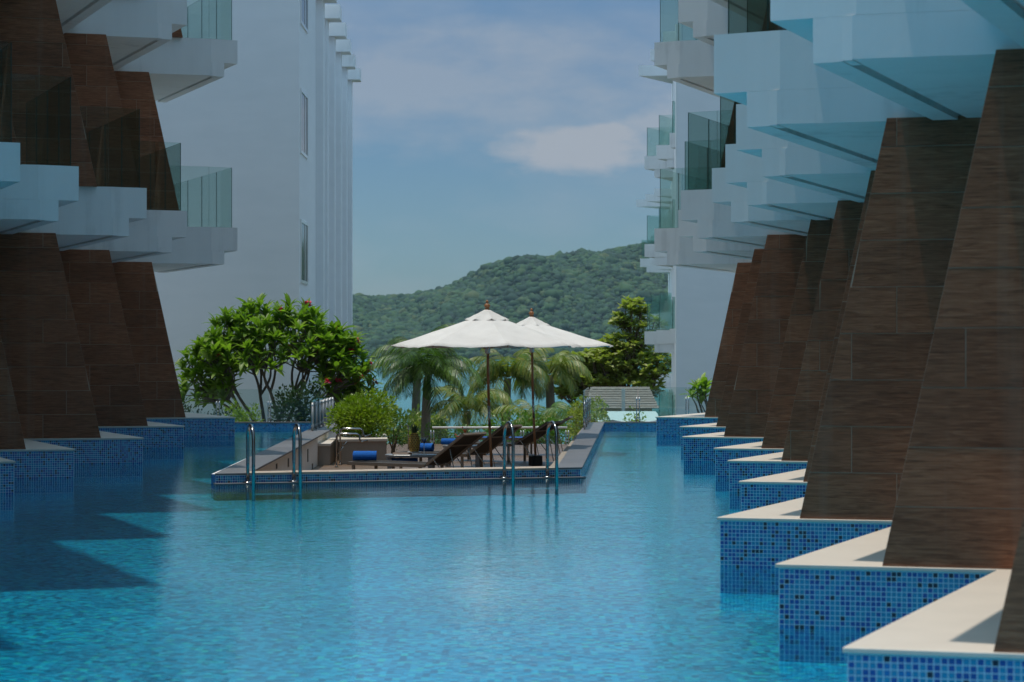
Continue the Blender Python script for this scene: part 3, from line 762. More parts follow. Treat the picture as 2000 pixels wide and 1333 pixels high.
def table(x, y, rz, w, dpt, h, label, shelf=False):
    r = thing('side_table', label, 'table', (x, y, DECK), group='grey side tables', rz=rz)
    n = 20; poly = []
    for k in range(n):
        a = 2 * math.pi * k / n; c, s = math.cos(a), math.sin(a)
        poly.append((math.copysign(abs(c) ** .45, c) * w / 2, math.copysign(abs(s) ** .45, s) * dpt / 2))
    MB().prism(poly, h - .045, h).build('table_top', 'grey_metal', r, bevel=.006)
    for sx_ in (-1, 1):
        for sy in (-1, 1): MB().box((sx_ * (w / 2 - .10), sy * (dpt / 2 - .08), (h - .046) / 2), (.07, .05, h - .046)).build('leg', 'grey_metal', r)
    if shelf: MB().prism([(p[0] * .7, p[1] * .8) for p in poly], h - .20, h - .18).build('shelf', 'grey_metal', r)
    return r
TX, TY = -1.78, 38.0
TZ = .46
table(TX, TY, R(-6), .92, .52, TZ, 'grey metal side table carrying the pineapple and blue cocktail', True)
T2X, T2Y = -.97, 42.7
table(T2X, T2Y, R(-6), .80, .5, .42, 'grey metal side table with the orange cocktails')

def towel(x, y, z, rz, L, rad, label):
    b = MB(); seg = 40; turns = 3.6; N = int(turns * 22); prof = []
    for k in range(N + 1):
        a = k / N * turns * 2 * math.pi; rr = rad * (.16 + .84 * k / N); prof.append((rr * math.cos(a), rr * math.sin(a), a))
    th = rad * .84 / turns * .42
    vs, fs = [], []
    for k, (py_, pz_, a) in enumerate(prof):
        oy, oz = math.cos(a) * th, math.sin(a) * th
        for s in (-1, 1):
            w_ = L / 2 + .006 * math.sin(k * .37) * (1 if s > 0 else -1)
            vs += [(s * w_, py_ + oy, pz_ + oz), (s * w_, py_ - oy, pz_ - oz)]
    for k in range(N):
        o = k * 4; q = o + 4
        fs += [(o, o + 2, q + 2, q), (o + 1, q + 1, q + 3, o + 3), (o, q, q + 1, o + 1), (o + 2, o + 3, q + 3, q + 2)]
    fs += [(0, 1, 3, 2), (N * 4, N * 4 + 2, N * 4 + 3, N * 4 + 1)]
    b.add([(v_[0], v_[1], v_[2] * .92 + rad * .96) for v_ in vs], fs)
    o = b.build('rolled_towel', 'towel_blue', smooth=False, label=label, category='towel', group='rolled blue towels')
    o.location = (x, y, z); o.rotation_euler = (0, 0, rz)
    return o
SEAT = DECK + .36 + .02
towel(-2.54, 37.09, SEAT, R(2), .40, .096, 'rolled blue towel on the foot of the nearest lounger')
towel(-1.66, 40.62, SEAT, R(-18), .36, .088, 'rolled blue towel behind the blue cocktail glass')
towel(TX - .12, TY, DECK + TZ - .18 + .002, R(4), .46, .062, 'slim rolled blue towel on the shelf under the pineapple table')
towel(T2X - .28, T2Y, DECK + .42 + .002, R(-8), .30, .07, 'rolled blue towel on the table with the orange cocktails')

# pineapple
def pineapple(x, y, z):
    r = thing('pineapple', 'whole pineapple with leafy crown on a white plate', 'pineapple', (x, y, z))
    prof = []; H = .34
    for k in range(15):
        t = k / 14; prof.append((.02 + .088 * math.sin(math.pi * (.12 + .80 * t)) ** .6 * (1 - .22 * t), t * H))
    MB().lathe(prof, (0, 0, 0), 22).build('fruit', 'pineapple_skin', r, smooth=True)
    e = MB()
    for row in range(10):
        t = (row + .6) / 10.6; rad = .02 + .088 * math.sin(math.pi * (.12 + .80 * t)) ** .6 * (1 - .22 * t); zz = t * H
        for k in range(12):
            a = 2 * math.pi * (k + .5 * (row % 2)) / 12; c, s = math.cos(a), math.sin(a); q = .016
            ct = Vector((rad * c, rad * s, zz)); tn = Vector((-s, c, 0)); up = Vector((0, 0, 1)); nn_ = Vector((c, s, 0))
            e.add([ct + tn * q, ct + up * q, ct - tn * q, ct - up * q, ct + nn_ * .012], [(0, 1, 4), (1, 2, 4), (2, 3, 4), (3, 0, 4)])
    e.build('skin_eyes', 'pineapple_eye', r, fix=False, kind='stuff')
    for k in range(26):
        ring = k // 9; a = k * 2.4; tilt = (1.0, .55, .2)[min(ring, 2)]; ln = (.13, .17, .19)[min(ring, 2)]
        d = Vector((math.cos(a), math.sin(a), 0)); p0 = Vector((0, 0, H - .01)) + d * .022; s = Vector((-d.y, d.x, 0)) * .013
        p1 = p0 + d * ln * tilt * .5 + Vector((0, 0, ln * .55)); p2 = p0 + d * ln * tilt * 1.0 + Vector((0, 0, ln * (1 - .25 * tilt)))
        MB().add([p0 + s, p0 - s, p1 - s * .8, p1 + s * .8, p2, p0 - d * .006, p1 - d * .005], [(0, 1, 2, 3), (3, 2, 4), (1, 0, 5), (0, 3, 6, 5), (2, 1, 5, 6), (4, 2, 6), (3, 4, 6)]).build('crown_leaf', 'pineapple_leaf', r, fix=False)
bd = thing('serving_board', 'small wooden board beside the pineapple plate', 'board', (TX - .16, TY + .02, DECK + TZ + .001))
MB().box((0, 0, .012), (.34, .26, .024)).build('board', 'board_wood', bd, bevel=.006)
pl_ = MB().lathe([(.05, 0), (.11, .008), (.125, .02), (.12, .022), (.10, .014), (.05, .012)], (0, 0, 0), 28).build('plate', 'plate_white', smooth=True, label='white plate under the pineapple', category='plate')
pl_.location = (TX + .055, TY - .04, DECK + TZ + .027); 
pineapple(TX + .055, TY - .04, DECK + TZ + .041)
def cocktail(x, y, z, mat, label, h=.24, garnish=True):
    r = thing('cocktail_glass', label, 'glass', (x, y, z), group='cocktails')
    MB().lathe([(.045, 0), (.045, .004), (.007, .012), (.006, h * .6), (.012, h * .63)], (0, 0, 0), 18).build('stem', 'plate_white', r, smooth=True)
    MB().lathe([(.008, h * .625), (.062, h * .98), (.064, h), (.060, h * .985), (.006, h * .65)], (0, 0, 0), 22, capb=False, capt=False).build('bowl', 'clear_glass', r, smooth=True, fix=False)
    MB().lathe([(.006, h * .66), (.052, h * .93), (.0, h * .931)], (0, 0, 0), 20, capt=False).build('drink', mat, r, smooth=True)
    if garnish:
        MB().tube([(.01, 0, h * .75), (.06, .01, h * 1.32)], .004, 6).build('straw', 'straw', r)
        MB().lathe([(.002, 0), (.014, .006), (.017, .016), (.012, .027), (.002, .031)], (-.05, 0, h * .98), 10).build('cherry', 'cherry_red', r, smooth=True)
cocktail(TX + .23, TY - .10, DECK + TZ + .001, 'drink_blue', 'stemmed glass of dark blue cocktail beside the pineapple', .29, False)
cocktail(T2X - .10, T2Y - .05, DECK + .421, 'drink_orange', 'shorter orange cocktail with straw beside a blue towel', .20)
cocktail(T2X + .04, T2Y + .02, DECK + .421, 'drink_orange', 'taller orange cocktail with straw above the lounger back', .34)

# ------------------------------------------------------------------ planter, stair rails, shower, railings
pt = thing('planter_box', 'taupe plastered planter with white rim holding the lime green bush', 'planter', (-3.0, 44.5, DECK), world=True)
MB().prism([V2(-3.50, 43.6), V2(-2.56, 43.9), V2(-2.75, 46.6), V2(-3.75, 46.4)], DECK - .1, .0).build('box_wall', 'plaster_taupe', pt)
MB().prism([V2(-3.52, 43.57), V2(-2.54, 43.87), V2(-2.73, 46.62), V2(-3.77, 46.42)], .001, .05).build('rim', 'cap_stone', pt)
MB().prism([V2(-3.98, 43.2), V2(-3.66, 43.2), V2(-3.75, 46.4), V2(-4.02, 46.4)], DECK - .1, -.07).build('side_wall', 'plaster_taupe', pt)
MB().prism([V2(-4.0, 43.18), V2(-3.64, 43.18), V2(-3.77, 46.39), V2(-4.05, 46.39)], -.069, -.02).build('rim', 'cap_stone', pt)
for k, (yy, dz, lab) in enumerate(((42.4, -.02, 'chrome stair handrail nearer the pool by the taupe planter'), (43.3, .05, 'chrome stair handrail behind its twin by the taupe planter'))):
    r = thing('stair_handrail', lab, 'handrail', (-3.48, yy, DECK), group='chrome stair handrails')
    x0, zt_ = (.02, .68 + dz) ; z0 = 0
    pts = [(x0, 0, 0), (x0, 0, zt_ - .06), (x0 + .02, 0, zt_ - .015), (x0 + .06, 0, zt_), (x0 + .40, 0, zt_ - .005), (x0 + .45, 0, zt_ - .03), (x0 + .46, 0, zt_ - .12), (x0 + .50, 0, zt_ - .16), (x0 + .62, 0, zt_ - .13)]
    MB().tube(pts, .018, 12).build('rail', 'chrome', r, smooth=True)
    MB().tube([(x0 + .005, 0, zt_ - .42), (x0 + .14, 0, zt_ - .26)], .012, 10).build('bracket', 'chrome', r, smooth=True)
    MB().lathe([(.02, 0), (.045, 0), (.045, .008), (.02, .015)], (x0, 0, 0), 14).build('flange', 'chrome', r)
sh = thing('outdoor_shower', 'thin chrome outdoor shower post with curved head', 'shower', (-2.42, 50.2, DECK))
pts = [(0, 0, 0), (0, 0, .50)] + [(-.09 + .09 * math.cos(a), 0, .50 + .09 * math.sin(a)) for a in [k * math.pi / 8 for k in range(1, 7)]]
MB().tube(pts, .016, 10).build('post', 'chrome', sh, smooth=True)
MB().lathe([(.01, .02), (.05, .0), (.05, -.012), (.01, -.014)], (-.16, 0, .545), 14).build('shower_head', 'chrome', sh)

def railing(name, label, pts2, zb, zt_, npan, post_h=.55, toprail=None, mat='clear_glass', postmat='brushed_steel', pair=True, post_r=.013):
    p0 = pts2[0]; r = thing(name, label, 'railing', (p0.x, p0.y, zb), world=True)
    for A, B, n in zip(pts2[:-1], pts2[1:], npan):
        d = (B - A) / n; dn = d.normalized(); nn_ = V2(-dn.y, dn.x)
        for k in range(n):
            a, c = A + d * k + dn * .015, A + d * (k + 1) - dn * .015; w = nn_ * .006
            vs = [(q.x, q.y, z) for z in (zb + .03, zt_) for q in (a - w, c - w, c + w, a + w)]
            b = MB(); b.add(vs, [(0, 1, 5, 4), (2, 3, 7, 6)], 0); b.add(vs, [(3, 2, 1, 0), (4, 5, 6, 7), (1, 2, 6, 5), (3, 0, 4, 7)], 1)
            b.build('glass_panel', [mat, 'glass_edge'], r)
        for k in range(n + 1):
            c = A + d * k
            for s in ((-1, 1) if pair else (0,)):
                q = c + dn * s * .032 - nn_ * .03
                po = MB().tube([(q.x, q.y, zb), (q.x, q.y, zb + post_h)], post_r, 8).build('post', postmat, r, smooth=True)
                for zz in (.10, post_h - .06):
                    MB().box((q.x, q.y, zb + zz), (.032 + post_r, .037 + post_r, .035)).build('clamp', 'satin_steel', po)
    if toprail:
        b = MB(); h = toprail
        for A, B in zip(pts2[:-1], pts2[1:]): b.tube([(A.x, A.y, zt_ + h / 2), (B.x, B.y, zt_ + h / 2)], h / 2, 10)
        b.build('top_rail', 'plate_white', r, smooth=True)
    return r
dL = (B0 - F0).normalized(); LI = lambda y: LI0 + (LI1 - LI0) * ((y - LI0.y) / (LI1.y - LI0.y)) - V2(.06, 0)
railing('glass_railing', 'short run of glass panes and chrome posts on the left grey coping', [V2(-4.27, 45.7), V2(-4.31, 51.3)], LIP, .80, [6], .60, pair=False, postmat='satin_steel', post_r=.022)
RI = lambda y: RI0 + (RI1 - RI0) * ((y - RI0.y) / (RI1.y - RI0.y)) + V2(.05, 0)
railing('glass_railing', 'glass railing at the far end of the right channel in front of the shingled hut', [RI(46.5), RI(51.65), V2(5.4, 51.72)], LIP, .98, [3, 3], .60)
railing('glass_railing', 'glass railing at the far end of the left channel under the flowering tree', [V2(-8.3, 51.72), V2(-4.6, 51.72)], LIP, .93, [3], .5)
railing('glass_railing', 'low glass railing with white top rail at the back of the terrace', [V2(-1.95, 52.6), V2(1.35, 52.6)], DECK, -.05, [3], .36, toprail=.055)

# ------------------------------------------------------------------ hut with shingled roof
hx0, hx1, hy = 2.55, 5.05, 74.0
hut = thing('beach_hut', 'small beach hut with grey shingled roof beyond the right channel', 'hut', (3.8, hy + 1.2, -1.7), world=True)
MB().prism([V2(hx0 + .2, hy + .5), V2(hx1 - .2, hy + .5), V2(hx1 - .2, hy + 2.6), V2(hx0 + .2, hy + 2.6)], -2.3, -.02).build('wall', 'white_render', hut)
zr, ze = .62, -.10; yr = hy + .7
MB().add([(hx0, hy, ze), (hx1, hy, ze), (hx1, hy + 3, ze), (hx0, hy + 3, ze), (hx0 + .18, yr, zr), (hx1 - .3, yr, zr)],
         [(0, 1, 5, 4), (2, 3, 4, 5), (3, 0, 4), (1, 2, 5), (3, 2, 1, 0)]).build('roof', 'shingle', hut)
roof = hut.children[-1]
rows = 9
for rr in range(rows):
    f0, f1 = rr / rows, (rr + 1) / rows
    yl, yh = hy + .7 * f0 - .01, hy + .7 * f1 + .015; zl, zh = ze + (zr - ze) * f0 + .001, ze + (zr - ze) * f1 + .004
    xa, xb = hx0 + .18 * f0, hx1 - .3 * f0; n = 13; st = (xb - xa) / n
    for k in range(n):
        a = xa + st * (k + (0 if rr % 2 else .5)) ; c = min(a + st * .96, xb); a = max(a, xa)
        if c - a < .03: continue
        j = rng.uniform(0, .012)
        MB().hexa([(a, yl, zl - .01), (c, yl, zl - .01), (c, yh, zh - .012), (a, yh, zh - .012), (a, yl - .004, zl + .003 + j * .6), (c, yl - .004, zl + .003 + j * .6), (c, yh, zh + j * .3), (a, yh, zh + j * .3)]).build('shingle', 'shingle', roof)
MB().box((3.83, hy - .05, .1), (.12, .036, .95)).build('gable_board', 'plate_white', hut)
aw = thing('awning', 'pale fabric awning sagging below the shingled roof', 'awning', (3.5, 71.5, -1.6), world=True)
b = MB(); vs = []; NX = 24
for j, (yy, zz) in enumerate(((71.0, -.40), (71.6, -.22), (72.8, -.17))):
    for k in range(NX + 1): vs.append((2.55 + 2.3 * k / NX, yy, zz - .06 * abs(math.sin(k / NX * math.pi * 3)) * (2 - j) / 2))
b.add(vs, [(j * (NX + 1) + k, j * (NX + 1) + k + 1, (j + 1) * (NX + 1) + k + 1, (j + 1) * (NX + 1) + k) for j in range(2) for k in range(NX)])
b.build('fabric', 'awning', aw, smooth=True, fix=False)
for xx in (2.58, 4.8): MB().tube([(xx, 71.05, -1.6), (xx, 71.05, -.41)], .03, 8).build('post', 'brushed_steel', aw)

# ------------------------------------------------------------------ plants
prng = random.Random(11)
def leaf_mesh(name, mat, L, Wd, fold=.25, droop=.12, pts=(0, .18, .45, .75, 1.0), ws=(.10, .55, 1.0, .78, .02)):
    vs, fs = [], []
    for t, w in zip(pts, ws):
        z = L * (.10 * math.sin(t * 2.2) - droop * t * t); hw = Wd / 2 * w
        vs += [(t * L, -hw, z + hw * fold), (t * L, 0, z), (t * L, hw, z + hw * fold)]
    for i in range(len(pts) - 1):
        o = i * 3; fs += [(o, o + 3, o + 4, o + 1), (o + 1, o + 4, o + 5, o + 2)]
    b = MB(); b.add(vs, fs); return b.mesh(name, mat, smooth=True, fix=False)
def basis(d, up=Vector((0, 0, 1)), roll=0.0):
    d = d.normalized(); s = up.cross(d)
    if s.length < 1e-3: s = Vector((0, 1, 0))
    s.normalize(); u = d.cross(s)
    m = Matrix((d, s, u)).transposed(); return m @ Matrix.Rotation(roll, 3, 'X')
def place(me_verts, faces, m3, loc, sc, b, mi=0):
    b.add([loc + m3 @ (v * sc) for v in me_verts], faces, mi)
def mesh_data(me): return [v.co.copy() for v in me.vertices], [tuple(p.vertices) for p in me.polygons]

def grow(base_pts, tips, b, r0, levels=(7, 24), rtip=.012, bend=.12, rngx=prng):
    """branches from the base to every tip, forking at cluster centres"""
    def cluster(pts, k):
        cs = rngx.sample(pts, min(k, len(pts)))
        for _ in range(6):
            gr = [[] for _ in cs]
            for p in pts: gr[min(range(len(cs)), key=lambda i: (cs[i] - p).length)].append(p)
            cs = [sum(g_, Vector()) / len(g_) if g_ else c for g_, c in zip(gr, cs)]
        return [(c, g_) for c, g_ in zip(cs, gr) if g_]
    def curve(p, q, ra, rb):
        n = 6; off = Vector((rngx.uniform(-1, 1), rngx.uniform(-1, 1), rngx.uniform(-.2, .6))) * (q - p).length * bend
        pts = [p.lerp(q, t / n) + off * math.sin(math.pi * t / n) for t in range(n + 1)]
        b.tube(pts, [ra + (rb - ra) * t / n for t in range(n + 1)], 7, caps=False)
    dirs = {}
    for c, g_ in cluster(tips, levels[0]):
        base = base_pts[rngx.randrange(len(base_pts))]
        n1_ = base.lerp(c, .58); n1_.z -= abs(c.z - base.z) * .06; curve(base, n1_, r0, r0 * .62)
        for c2, g2 in cluster(g_, max(1, len(g_) * levels[1] // max(1, len(tips)))):
            n2_ = n1_.lerp(c2, .6); curve(n1_, n2_, r0 * .60, r0 * .38)
            for t in g2:
                curve(n2_, t, r0 * .36, rtip); dirs[tuple(t)] = (t - n2_).normalized()
    return dirs

def frangipani(loc, rx, ry, zlo, zhi, ntip, label, single=300):
    L0 = Vector(loc); r = thing('frangipani_tree', label, 'tree', loc)
    tips = []
    cz, rz_ = zlo + (zhi - zlo) * .22, (zhi - zlo) * .78
    while len(tips) < ntip:
        u = Vector((prng.gauss(0, 1), prng.gauss(0, 1), prng.gauss(.25, .8))).normalized(); f = prng.uniform(.50, 1.0) ** .6
        p = Vector((u.x * rx * f, u.y * ry * f, cz + u.z * rz_ * f))
        if p.z < zlo or (abs(p.x) < rx * .45 and p.z < zlo + .9): continue
        if all((p - q).length > .15 for q in tips): tips.append(p)
        elif prng.random() < .02: tips.append(p)
    tb = MB(); bases = [Vector((prng.uniform(-.18, .18), prng.uniform(-.12, .12), -.02)) for _ in range(4)]
    dirs = grow(bases, tips, tb, .062, (9, 30))
    tb.build('trunk', 'bark_grey', r, smooth=True, fix=False)
    lm = [leaf_mesh('leaf', 'leaf_frangipani', L_, L_ * .30, .28, dr) for L_, dr in ((.42, .10), (.38, .28), (.32, .0))]
    items = []
    for t in tips:
        d = dirs.get(tuple(t), Vector((0, 0, 1))); d = (d * .55 + Vector((0, 0, .7))).normalized(); B = basis(d)
        nl = prng.randint(10, 15)
        for k in range(nl):
            a = k * 2.4 + prng.uniform(-.2, .2); el = R(prng.uniform(8, 62) if k > 2 else prng.uniform(60, 80)) - (R(25) if k % 5 == 0 else 0)
            ld = B @ Vector((math.sin(el), math.cos(el) * math.cos(a), math.cos(el) * math.sin(a)))
            items.append((t + d * .01 * k, ld, prng.choice((0, 0, 1, 2)), prng.uniform(.75, 1.12)))
    items.sort(key=lambda q: q[0].y - q[0].z * .4)
    fb = MB(); md = [mesh_data(m) for m in lm]
    for i, (p, ld, mi, sc) in enumerate(items):
        m3 = basis(ld, roll=prng.uniform(-.4, .4))
        if i < single: link('leaf', lm[mi], r, Matrix.Translation(p) @ m3.to_4x4() @ Matrix.Scale(sc, 4))
        else: place(*md[mi], m3, p, sc, fb)
    if fb.v: fb.build('foliage', 'leaf_frangipani', r, smooth=True, fix=False, kind='stuff')
    pm = leaf_mesh('petal', 'petal_pink', .075, .05, .2, -.1, ws=(.3, .7, 1.0, .85, .3)); pd_ = mesh_data(pm)
    right_ = [t for t in tips if t.x > rx * .25]
    for t in (prng.sample(right_, ntip // 26) + prng.sample(tips, ntip // 36) if ntip > 40 else []):
        d = (t - Vector((0, 0, zlo))).normalized(); c0 = t + d * .20 + Vector((0, 0, .08)); b = MB(); b.tube([t, c0], .006, 5)
        for q in range(prng.randint(3, 6)):
            c = c0 + Vector((prng.uniform(-.07, .07), prng.uniform(-.07, .07), prng.uniform(-.05, .06)))
            fd = basis((d + Vector((prng.uniform(-.6, .6), prng.uniform(-.9, .1), prng.uniform(-.2, .6)))).normalized())
            for k in range(5):
                a = k * 2 * math.pi / 5; ld = fd @ Vector((.5, math.cos(a), math.sin(a))); place(*pd_, basis(ld), c, 1.0, b)
        b.build('flower_cluster', 'petal_pink', r, smooth=True, fix=False)
    return r
frangipani((-6.10, 55.6, -.72), 2.45, 1.5, 1.15, 3.70, 320, 'spreading frangipani tree with pink flowers in front of the blank white block')
frangipani((5.05, 52.35, -.72), .75, .3, 1.25, 1.85, 12, 'few frangipani leaf rosettes poking past the last right pier', 90)

def bush(x, y, z, rx, ry, h, mat, label, n=1500, leaf=.07, name='shrub', lumps=7, cat='shrub', stems=True, group=None):
    r = thing(name, label, cat, (x, y, z), group=group)
    cs = [(Vector((prng.uniform(-.6, .6) * rx, prng.uniform(-.6, .6) * ry, h * prng.uniform(.35, .72))), prng.uniform(.34, .55)) for _ in range(lumps)]
    b = MB()
    for i in range(n):
        c, f = prng.choice(cs); u = Vector((prng.gauss(0, 1), prng.gauss(0, 1), prng.gauss(0, 1))).normalized() * (prng.uniform(.35, 1.08) ** .5) * f
        p = c + Vector((u.x * rx, u.y * ry, u.z * h * .7))
        if p.z < 0.02: p.z = prng.uniform(.02, .2) * h
        d = (u.normalized() + Vector((prng.uniform(-.8, .8), prng.uniform(-.8, .8), prng.uniform(-.2, .9)))).normalized(); m3 = basis(d, roll=prng.uniform(-1, 1)); s = leaf * prng.uniform(.6, 1.3)
        v = [Vector((0, 0, 0)), Vector((.45, -.30, .08)), Vector((1, 0, -.05)), Vector((.45, .30, .08))]
        b.add([p + m3 @ (q * s) for q in v], [(0, 1, 2), (0, 2, 3)])
    b.build('foliage', mat, r, fix=False, kind='stuff')
    if stems:
        tb = MB()
        for k in range(6):
            c, f = prng.choice(cs); tb.tube([(prng.uniform(-.1, .1), prng.uniform(-.1, .1), -.02), tuple(c * .6), tuple(c)], [.02, .014, .006], 6, caps=False)
        tb.build('stem', 'bark_brown', r, fix=False)
    return r
G = -.72
bush(-3.15, 45.3, .0, .74, .85, .95, 'leaf_lime', 'lime green clipped bush growing in the taupe planter', 6500, .08, lumps=14)
bush(-2.62, 46.9, DECK, .38, .4, 1.0, 'leaf_mid', 'thin greyish shrub at the right end of the planter', 600, .06)
bush(-8.0, 53.2, G, .55, .5, 1.35, 'leaf_dark', 'low dark green shrub beside the last left pier', 1100, .08, group='garden shrubs behind the left channel')
bush(-7.2, 53.6, G, .55, .5, 1.25, 'leaf_dark', 'low dark green shrub second from the last left pier', 1000, .08, group='garden shrubs behind the left channel')
bush(-6.65, 52.9, G, .50, .5, 1.35, 'leaf_lime', 'bright yellow green shrub under the frangipani tree', 1300, .085, group='garden shrubs behind the left channel')
bush(-5.15, 54.2, G, .85, .6, 1.75, 'leaf_dark', 'tall dark shrub right of the frangipani trunk', 2400, .10, group='garden shrubs behind the left channel')
bush(-4.45, 56.5, G, .9, .6, 1.5, 'leaf_dark', 'dark shrub behind the glass posts of the left coping', 1600, .10, group='garden shrubs behind the left channel')
bush(3.12, 53.4, G, .34, .3, 1.22, 'leaf_lime', 'small lime shrub seen through the glass below the hut roof', 420, .075)
bush(2.78, 53.3, G, .16, .16, 1.0, 'leaf_lime', 'tiny lime shrub left of its bigger neighbour behind the glass', 130, .06)
bush(-1.95, 54.3, G, .42, .4, .85, 'leaf_mid', 'low green shrub at the foot of the big palm', 800, .07)
bush(.3, 60, -1.0, 2.2, 1.2, 1.1, 'leaf_mid', 'wide low shrub behind the glass railing of the terrace', 2600, .12)
bush(2.0, 56.0, G, .55, .6, 1.45, 'leaf_olive', 'olive green shrub beside the right grey coping', 1300, .10)
bush(-3.1, 66, -1.6, 1.4, 1.2, 1.8, 'leaf_olive', 'olive green shrub mass left of the big palm', 2400, .14)

def palm(x, y, zb, zc_, flen, nf, mat, label, lean=0.0, tr=.10, dens=34, lw_=.05, droop=1.0, name='palm_tree', grp='palm trees by the shore', crownshaft=None):
    r = thing(name, label, 'palm', (x, y, zb), group=grp); H = zc_ - zb; top = Vector((lean, 0, H))
    n = 9; pts = [(lean * (t / n) ** 1.6, .05 * math.sin(t), H * t / n - .05) for t in range(n + 1)]
    MB().tube(pts, [tr * (1.25 - .4 * t / n) for t in range(n + 1)], 12).build('trunk', 'palm_trunk', r, smooth=True)
    if crownshaft: MB().tube([tuple(top - Vector((0, 0, crownshaft))), tuple(top - Vector((0, 0, crownshaft * .5))), tuple(top + Vector((0, 0, .1)))], [tr * .95, tr * 1.05, tr * .4], 12).build('crownshaft', 'leaf_mid', r, smooth=True)
    for k in range(nf):
        az = k * 2.399 + prng.uniform(-.2, .2); el0 = R(prng.uniform(62, 84) - 62 * (k / nf) ** 1.1); L = flen * prng.uniform(.82, 1.12)
        d = Vector((math.cos(az), math.sin(az), 0)); b = MB(); rp = []; pos = top.copy(); el = el0; N = 14
        dr = droop * (R(7) + R(4.5) * math.cos(el0))
        for i in range(N + 1):
            rp.append(pos.copy()); pos = pos + (d * math.cos(el) + Vector((0, 0, math.sin(el)))) * (L / N); el -= dr * (.6 + .8 * i / N)
        b.tube(rp, [.016 * (flen / 1.6) * (1 - .85 * i / N) for i in range(N + 1)], 5, caps=False)
        sd = Vector((-d.y, d.x, 0))
        for j in range(dens):
            t = .12 + .87 * j / (dens - 1); q = t * N; i = min(int(q), N - 1); p = rp[i].lerp(rp[i + 1], q - i); tg = (rp[i + 1] - rp[i]).normalized()
            up = sd.cross(tg); ll = L * .34 * math.sin(math.pi * (.18 + .74 * t)) * prng.uniform(.85, 1.1)
            for s in (-1, 1):
                ld = (sd * s * .9 + tg * (.5 + .6 * t) + up * .2 + Vector((0, 0, -.1 - .6 * prng.random()))).normalized(); w = tg * lw_ * (flen / 1.6) * .5
                m_ = p + ld * ll * .5 + Vector((0, 0, -.03 * ll)); e_ = p + ld * ll + Vector((0, 0, -.32 * ll * droop))
                b.add([p - w * .6, p + w * .6, m_ + w, m_ - w, e_], [(0, 1, 2, 3), (3, 2, 4)], prng.choice((0, 0, 1)))
        b.build('frond', [mat, {'leaf_palm': 'leaf_dark', 'leaf_coconut': 'leaf_palm', 'leaf_mid': 'leaf_palm'}[mat]], r, fix=False)
    return r
palm(-2.22, 55.2, G, 1.22, 1.62, 24, 'leaf_palm', 'dark green bushy palm left of the nearer umbrella pole', .04, .11, 38, .032, .9, crownshaft=.62)
palm(-.25, 76, -2.0, .95, 2.1, 18, 'leaf_coconut', 'coconut palm seen between the two umbrella poles', .1, .15, 40, .036, .95)
palm(1.45, 78, -2.1, 1.05, 1.85, 20, 'leaf_coconut', 'coconut palm with yellowing fronds right of the farther umbrella pole', -.1, .17, 44, .036, .95)
palm(-3.25, 72, -1.8, 1.62, 1.9, 16, 'leaf_palm', 'tall palm whose top shows above the left slope of the nearer umbrella', .1, .14, 34, .036, .95)
palm(-1.55, 70, -1.6, -.05, 1.9, 16, 'leaf_coconut', 'low coconut palm behind the bushy dark palm', .1, .14, 36, .036, .95)
palm(1.85, 63, -1.1, -.15, 1.35, 14, 'leaf_mid', 'small fresh green palm beside the corner of the glass railing', .0, .08, 30, .034, .9)
palm(.75, 66, -1.4, -.45, 1.6, 14, 'leaf_coconut', 'stumpy coconut palm low behind the second lounger', .0, .12, 32, .036, .95)

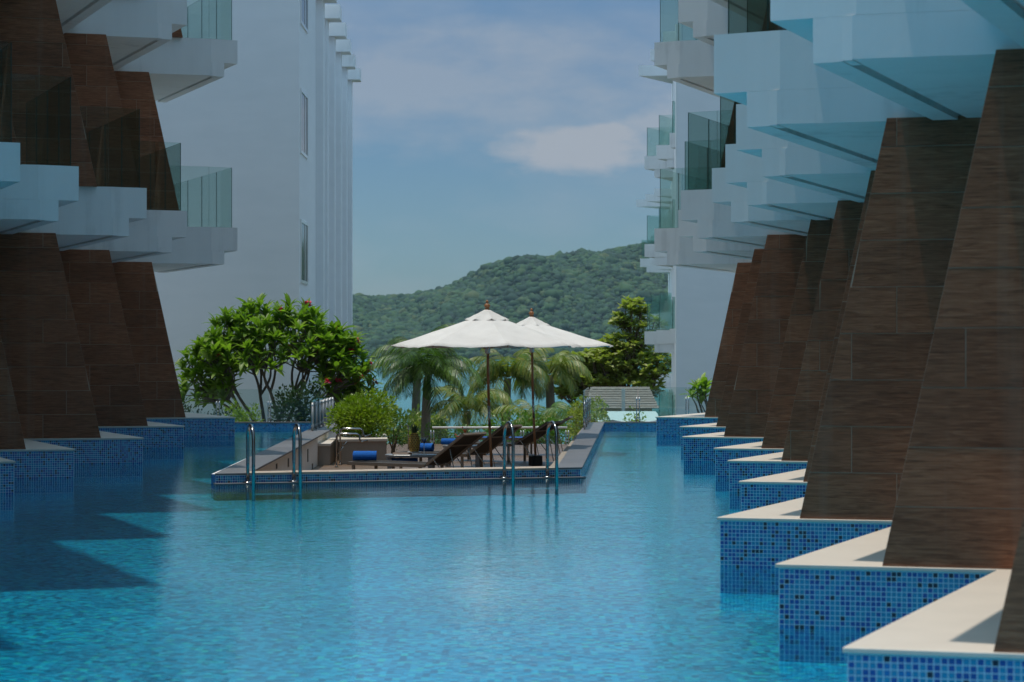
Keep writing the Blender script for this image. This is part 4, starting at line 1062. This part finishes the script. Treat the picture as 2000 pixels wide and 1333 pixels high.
def almond(x, y, zb, label, layers):
    r = thing('almond_tree', label, 'tree', (x, y, zb)); tips = []; b = MB()
    for (cx, cz, rx, rz_, n) in layers:
        for i in range(n):
            u = Vector((prng.gauss(0, 1), prng.gauss(0, 1), prng.gauss(0, 1))).normalized() * prng.uniform(.2, 1) ** .4
            tips.append(Vector((cx + u.x * rx, u.y * rx * .8, cz + u.z * rz_)))
    tb = MB(); grow([Vector((.4, 0, 0)), Vector((.55, .1, 0))], tips[::5], tb, .13, (8, 26), .02); tb.build('trunk', 'bark_brown', r, smooth=True, fix=False)
    v = [Vector((0, 0, 0)), Vector((.55, -.32, .06)), Vector((1, 0, -.06)), Vector((.55, .32, .06))]
    for t in tips:
        for k in range(9):
            a = k * 2.4; el = R(prng.uniform(-25, 55)); d = Vector((math.cos(el) * math.cos(a), math.cos(el) * math.sin(a), math.sin(el))); m3 = basis(d, roll=prng.uniform(-.5, .5)); s = prng.uniform(.20, .38)
            b.add([t + m3 @ (q * s) for q in v], [(0, 1, 2), (0, 2, 3)])
    b.build('crown', 'leaf_olive', r, fix=False, kind='stuff')
    return r
S_ = 106 / FPX
def lay(xp, yp, rxp, rzp, n, x0, z0): return ((xp - 1000) * S_ - x0, EYE - (yp - HOR) * S_ - z0, rxp * S_, rzp * S_, n)
ax, az_ = 5.6, -4.6
almond(ax, 106, az_, 'tall olive leaved almond tree left of the white balconies', [lay(*q, ax, az_) for q in (
    (1240, 600, 32, 18, 45), (1215, 628, 22, 14, 34), (1262, 640, 40, 22, 40), (1215, 672, 45, 22, 90), (1185, 712, 58, 24, 130), (1255, 715, 55, 30, 130), (1175, 745, 48, 20, 90), (1235, 755, 60, 26, 120), (1165, 702, 55, 17, 140), (1135, 742, 58, 20, 170), (1120, 765, 40, 16, 80), (1200, 690, 50, 18, 90), (1290, 700, 40, 40, 30))])

# ------------------------------------------------------------------ air
HAZE = 3.2e-5
if HAZE:
    hm = bpy.data.materials.new('haze'); hm.use_nodes = True; ht = hm.node_tree; ht.nodes.clear()
    ho = ht.nodes.new('ShaderNodeOutputMaterial'); pv = ht.nodes.new('ShaderNodeVolumePrincipled')
    pv.inputs['Color'].default_value = (0.62, 0.84, 1.0, 1); pv.inputs['Density'].default_value = HAZE; pv.inputs['Anisotropy'].default_value = 0.1
    ht.links.new(pv.outputs[0], ho.inputs['Volume']); MATS['haze'] = hm
    MB().box((0, 2600, 120), (6200, 5400, 262)).build('haze', 'haze', kind='stuff')

for o in S.objects:
    if '_world' in o: del o['_world']
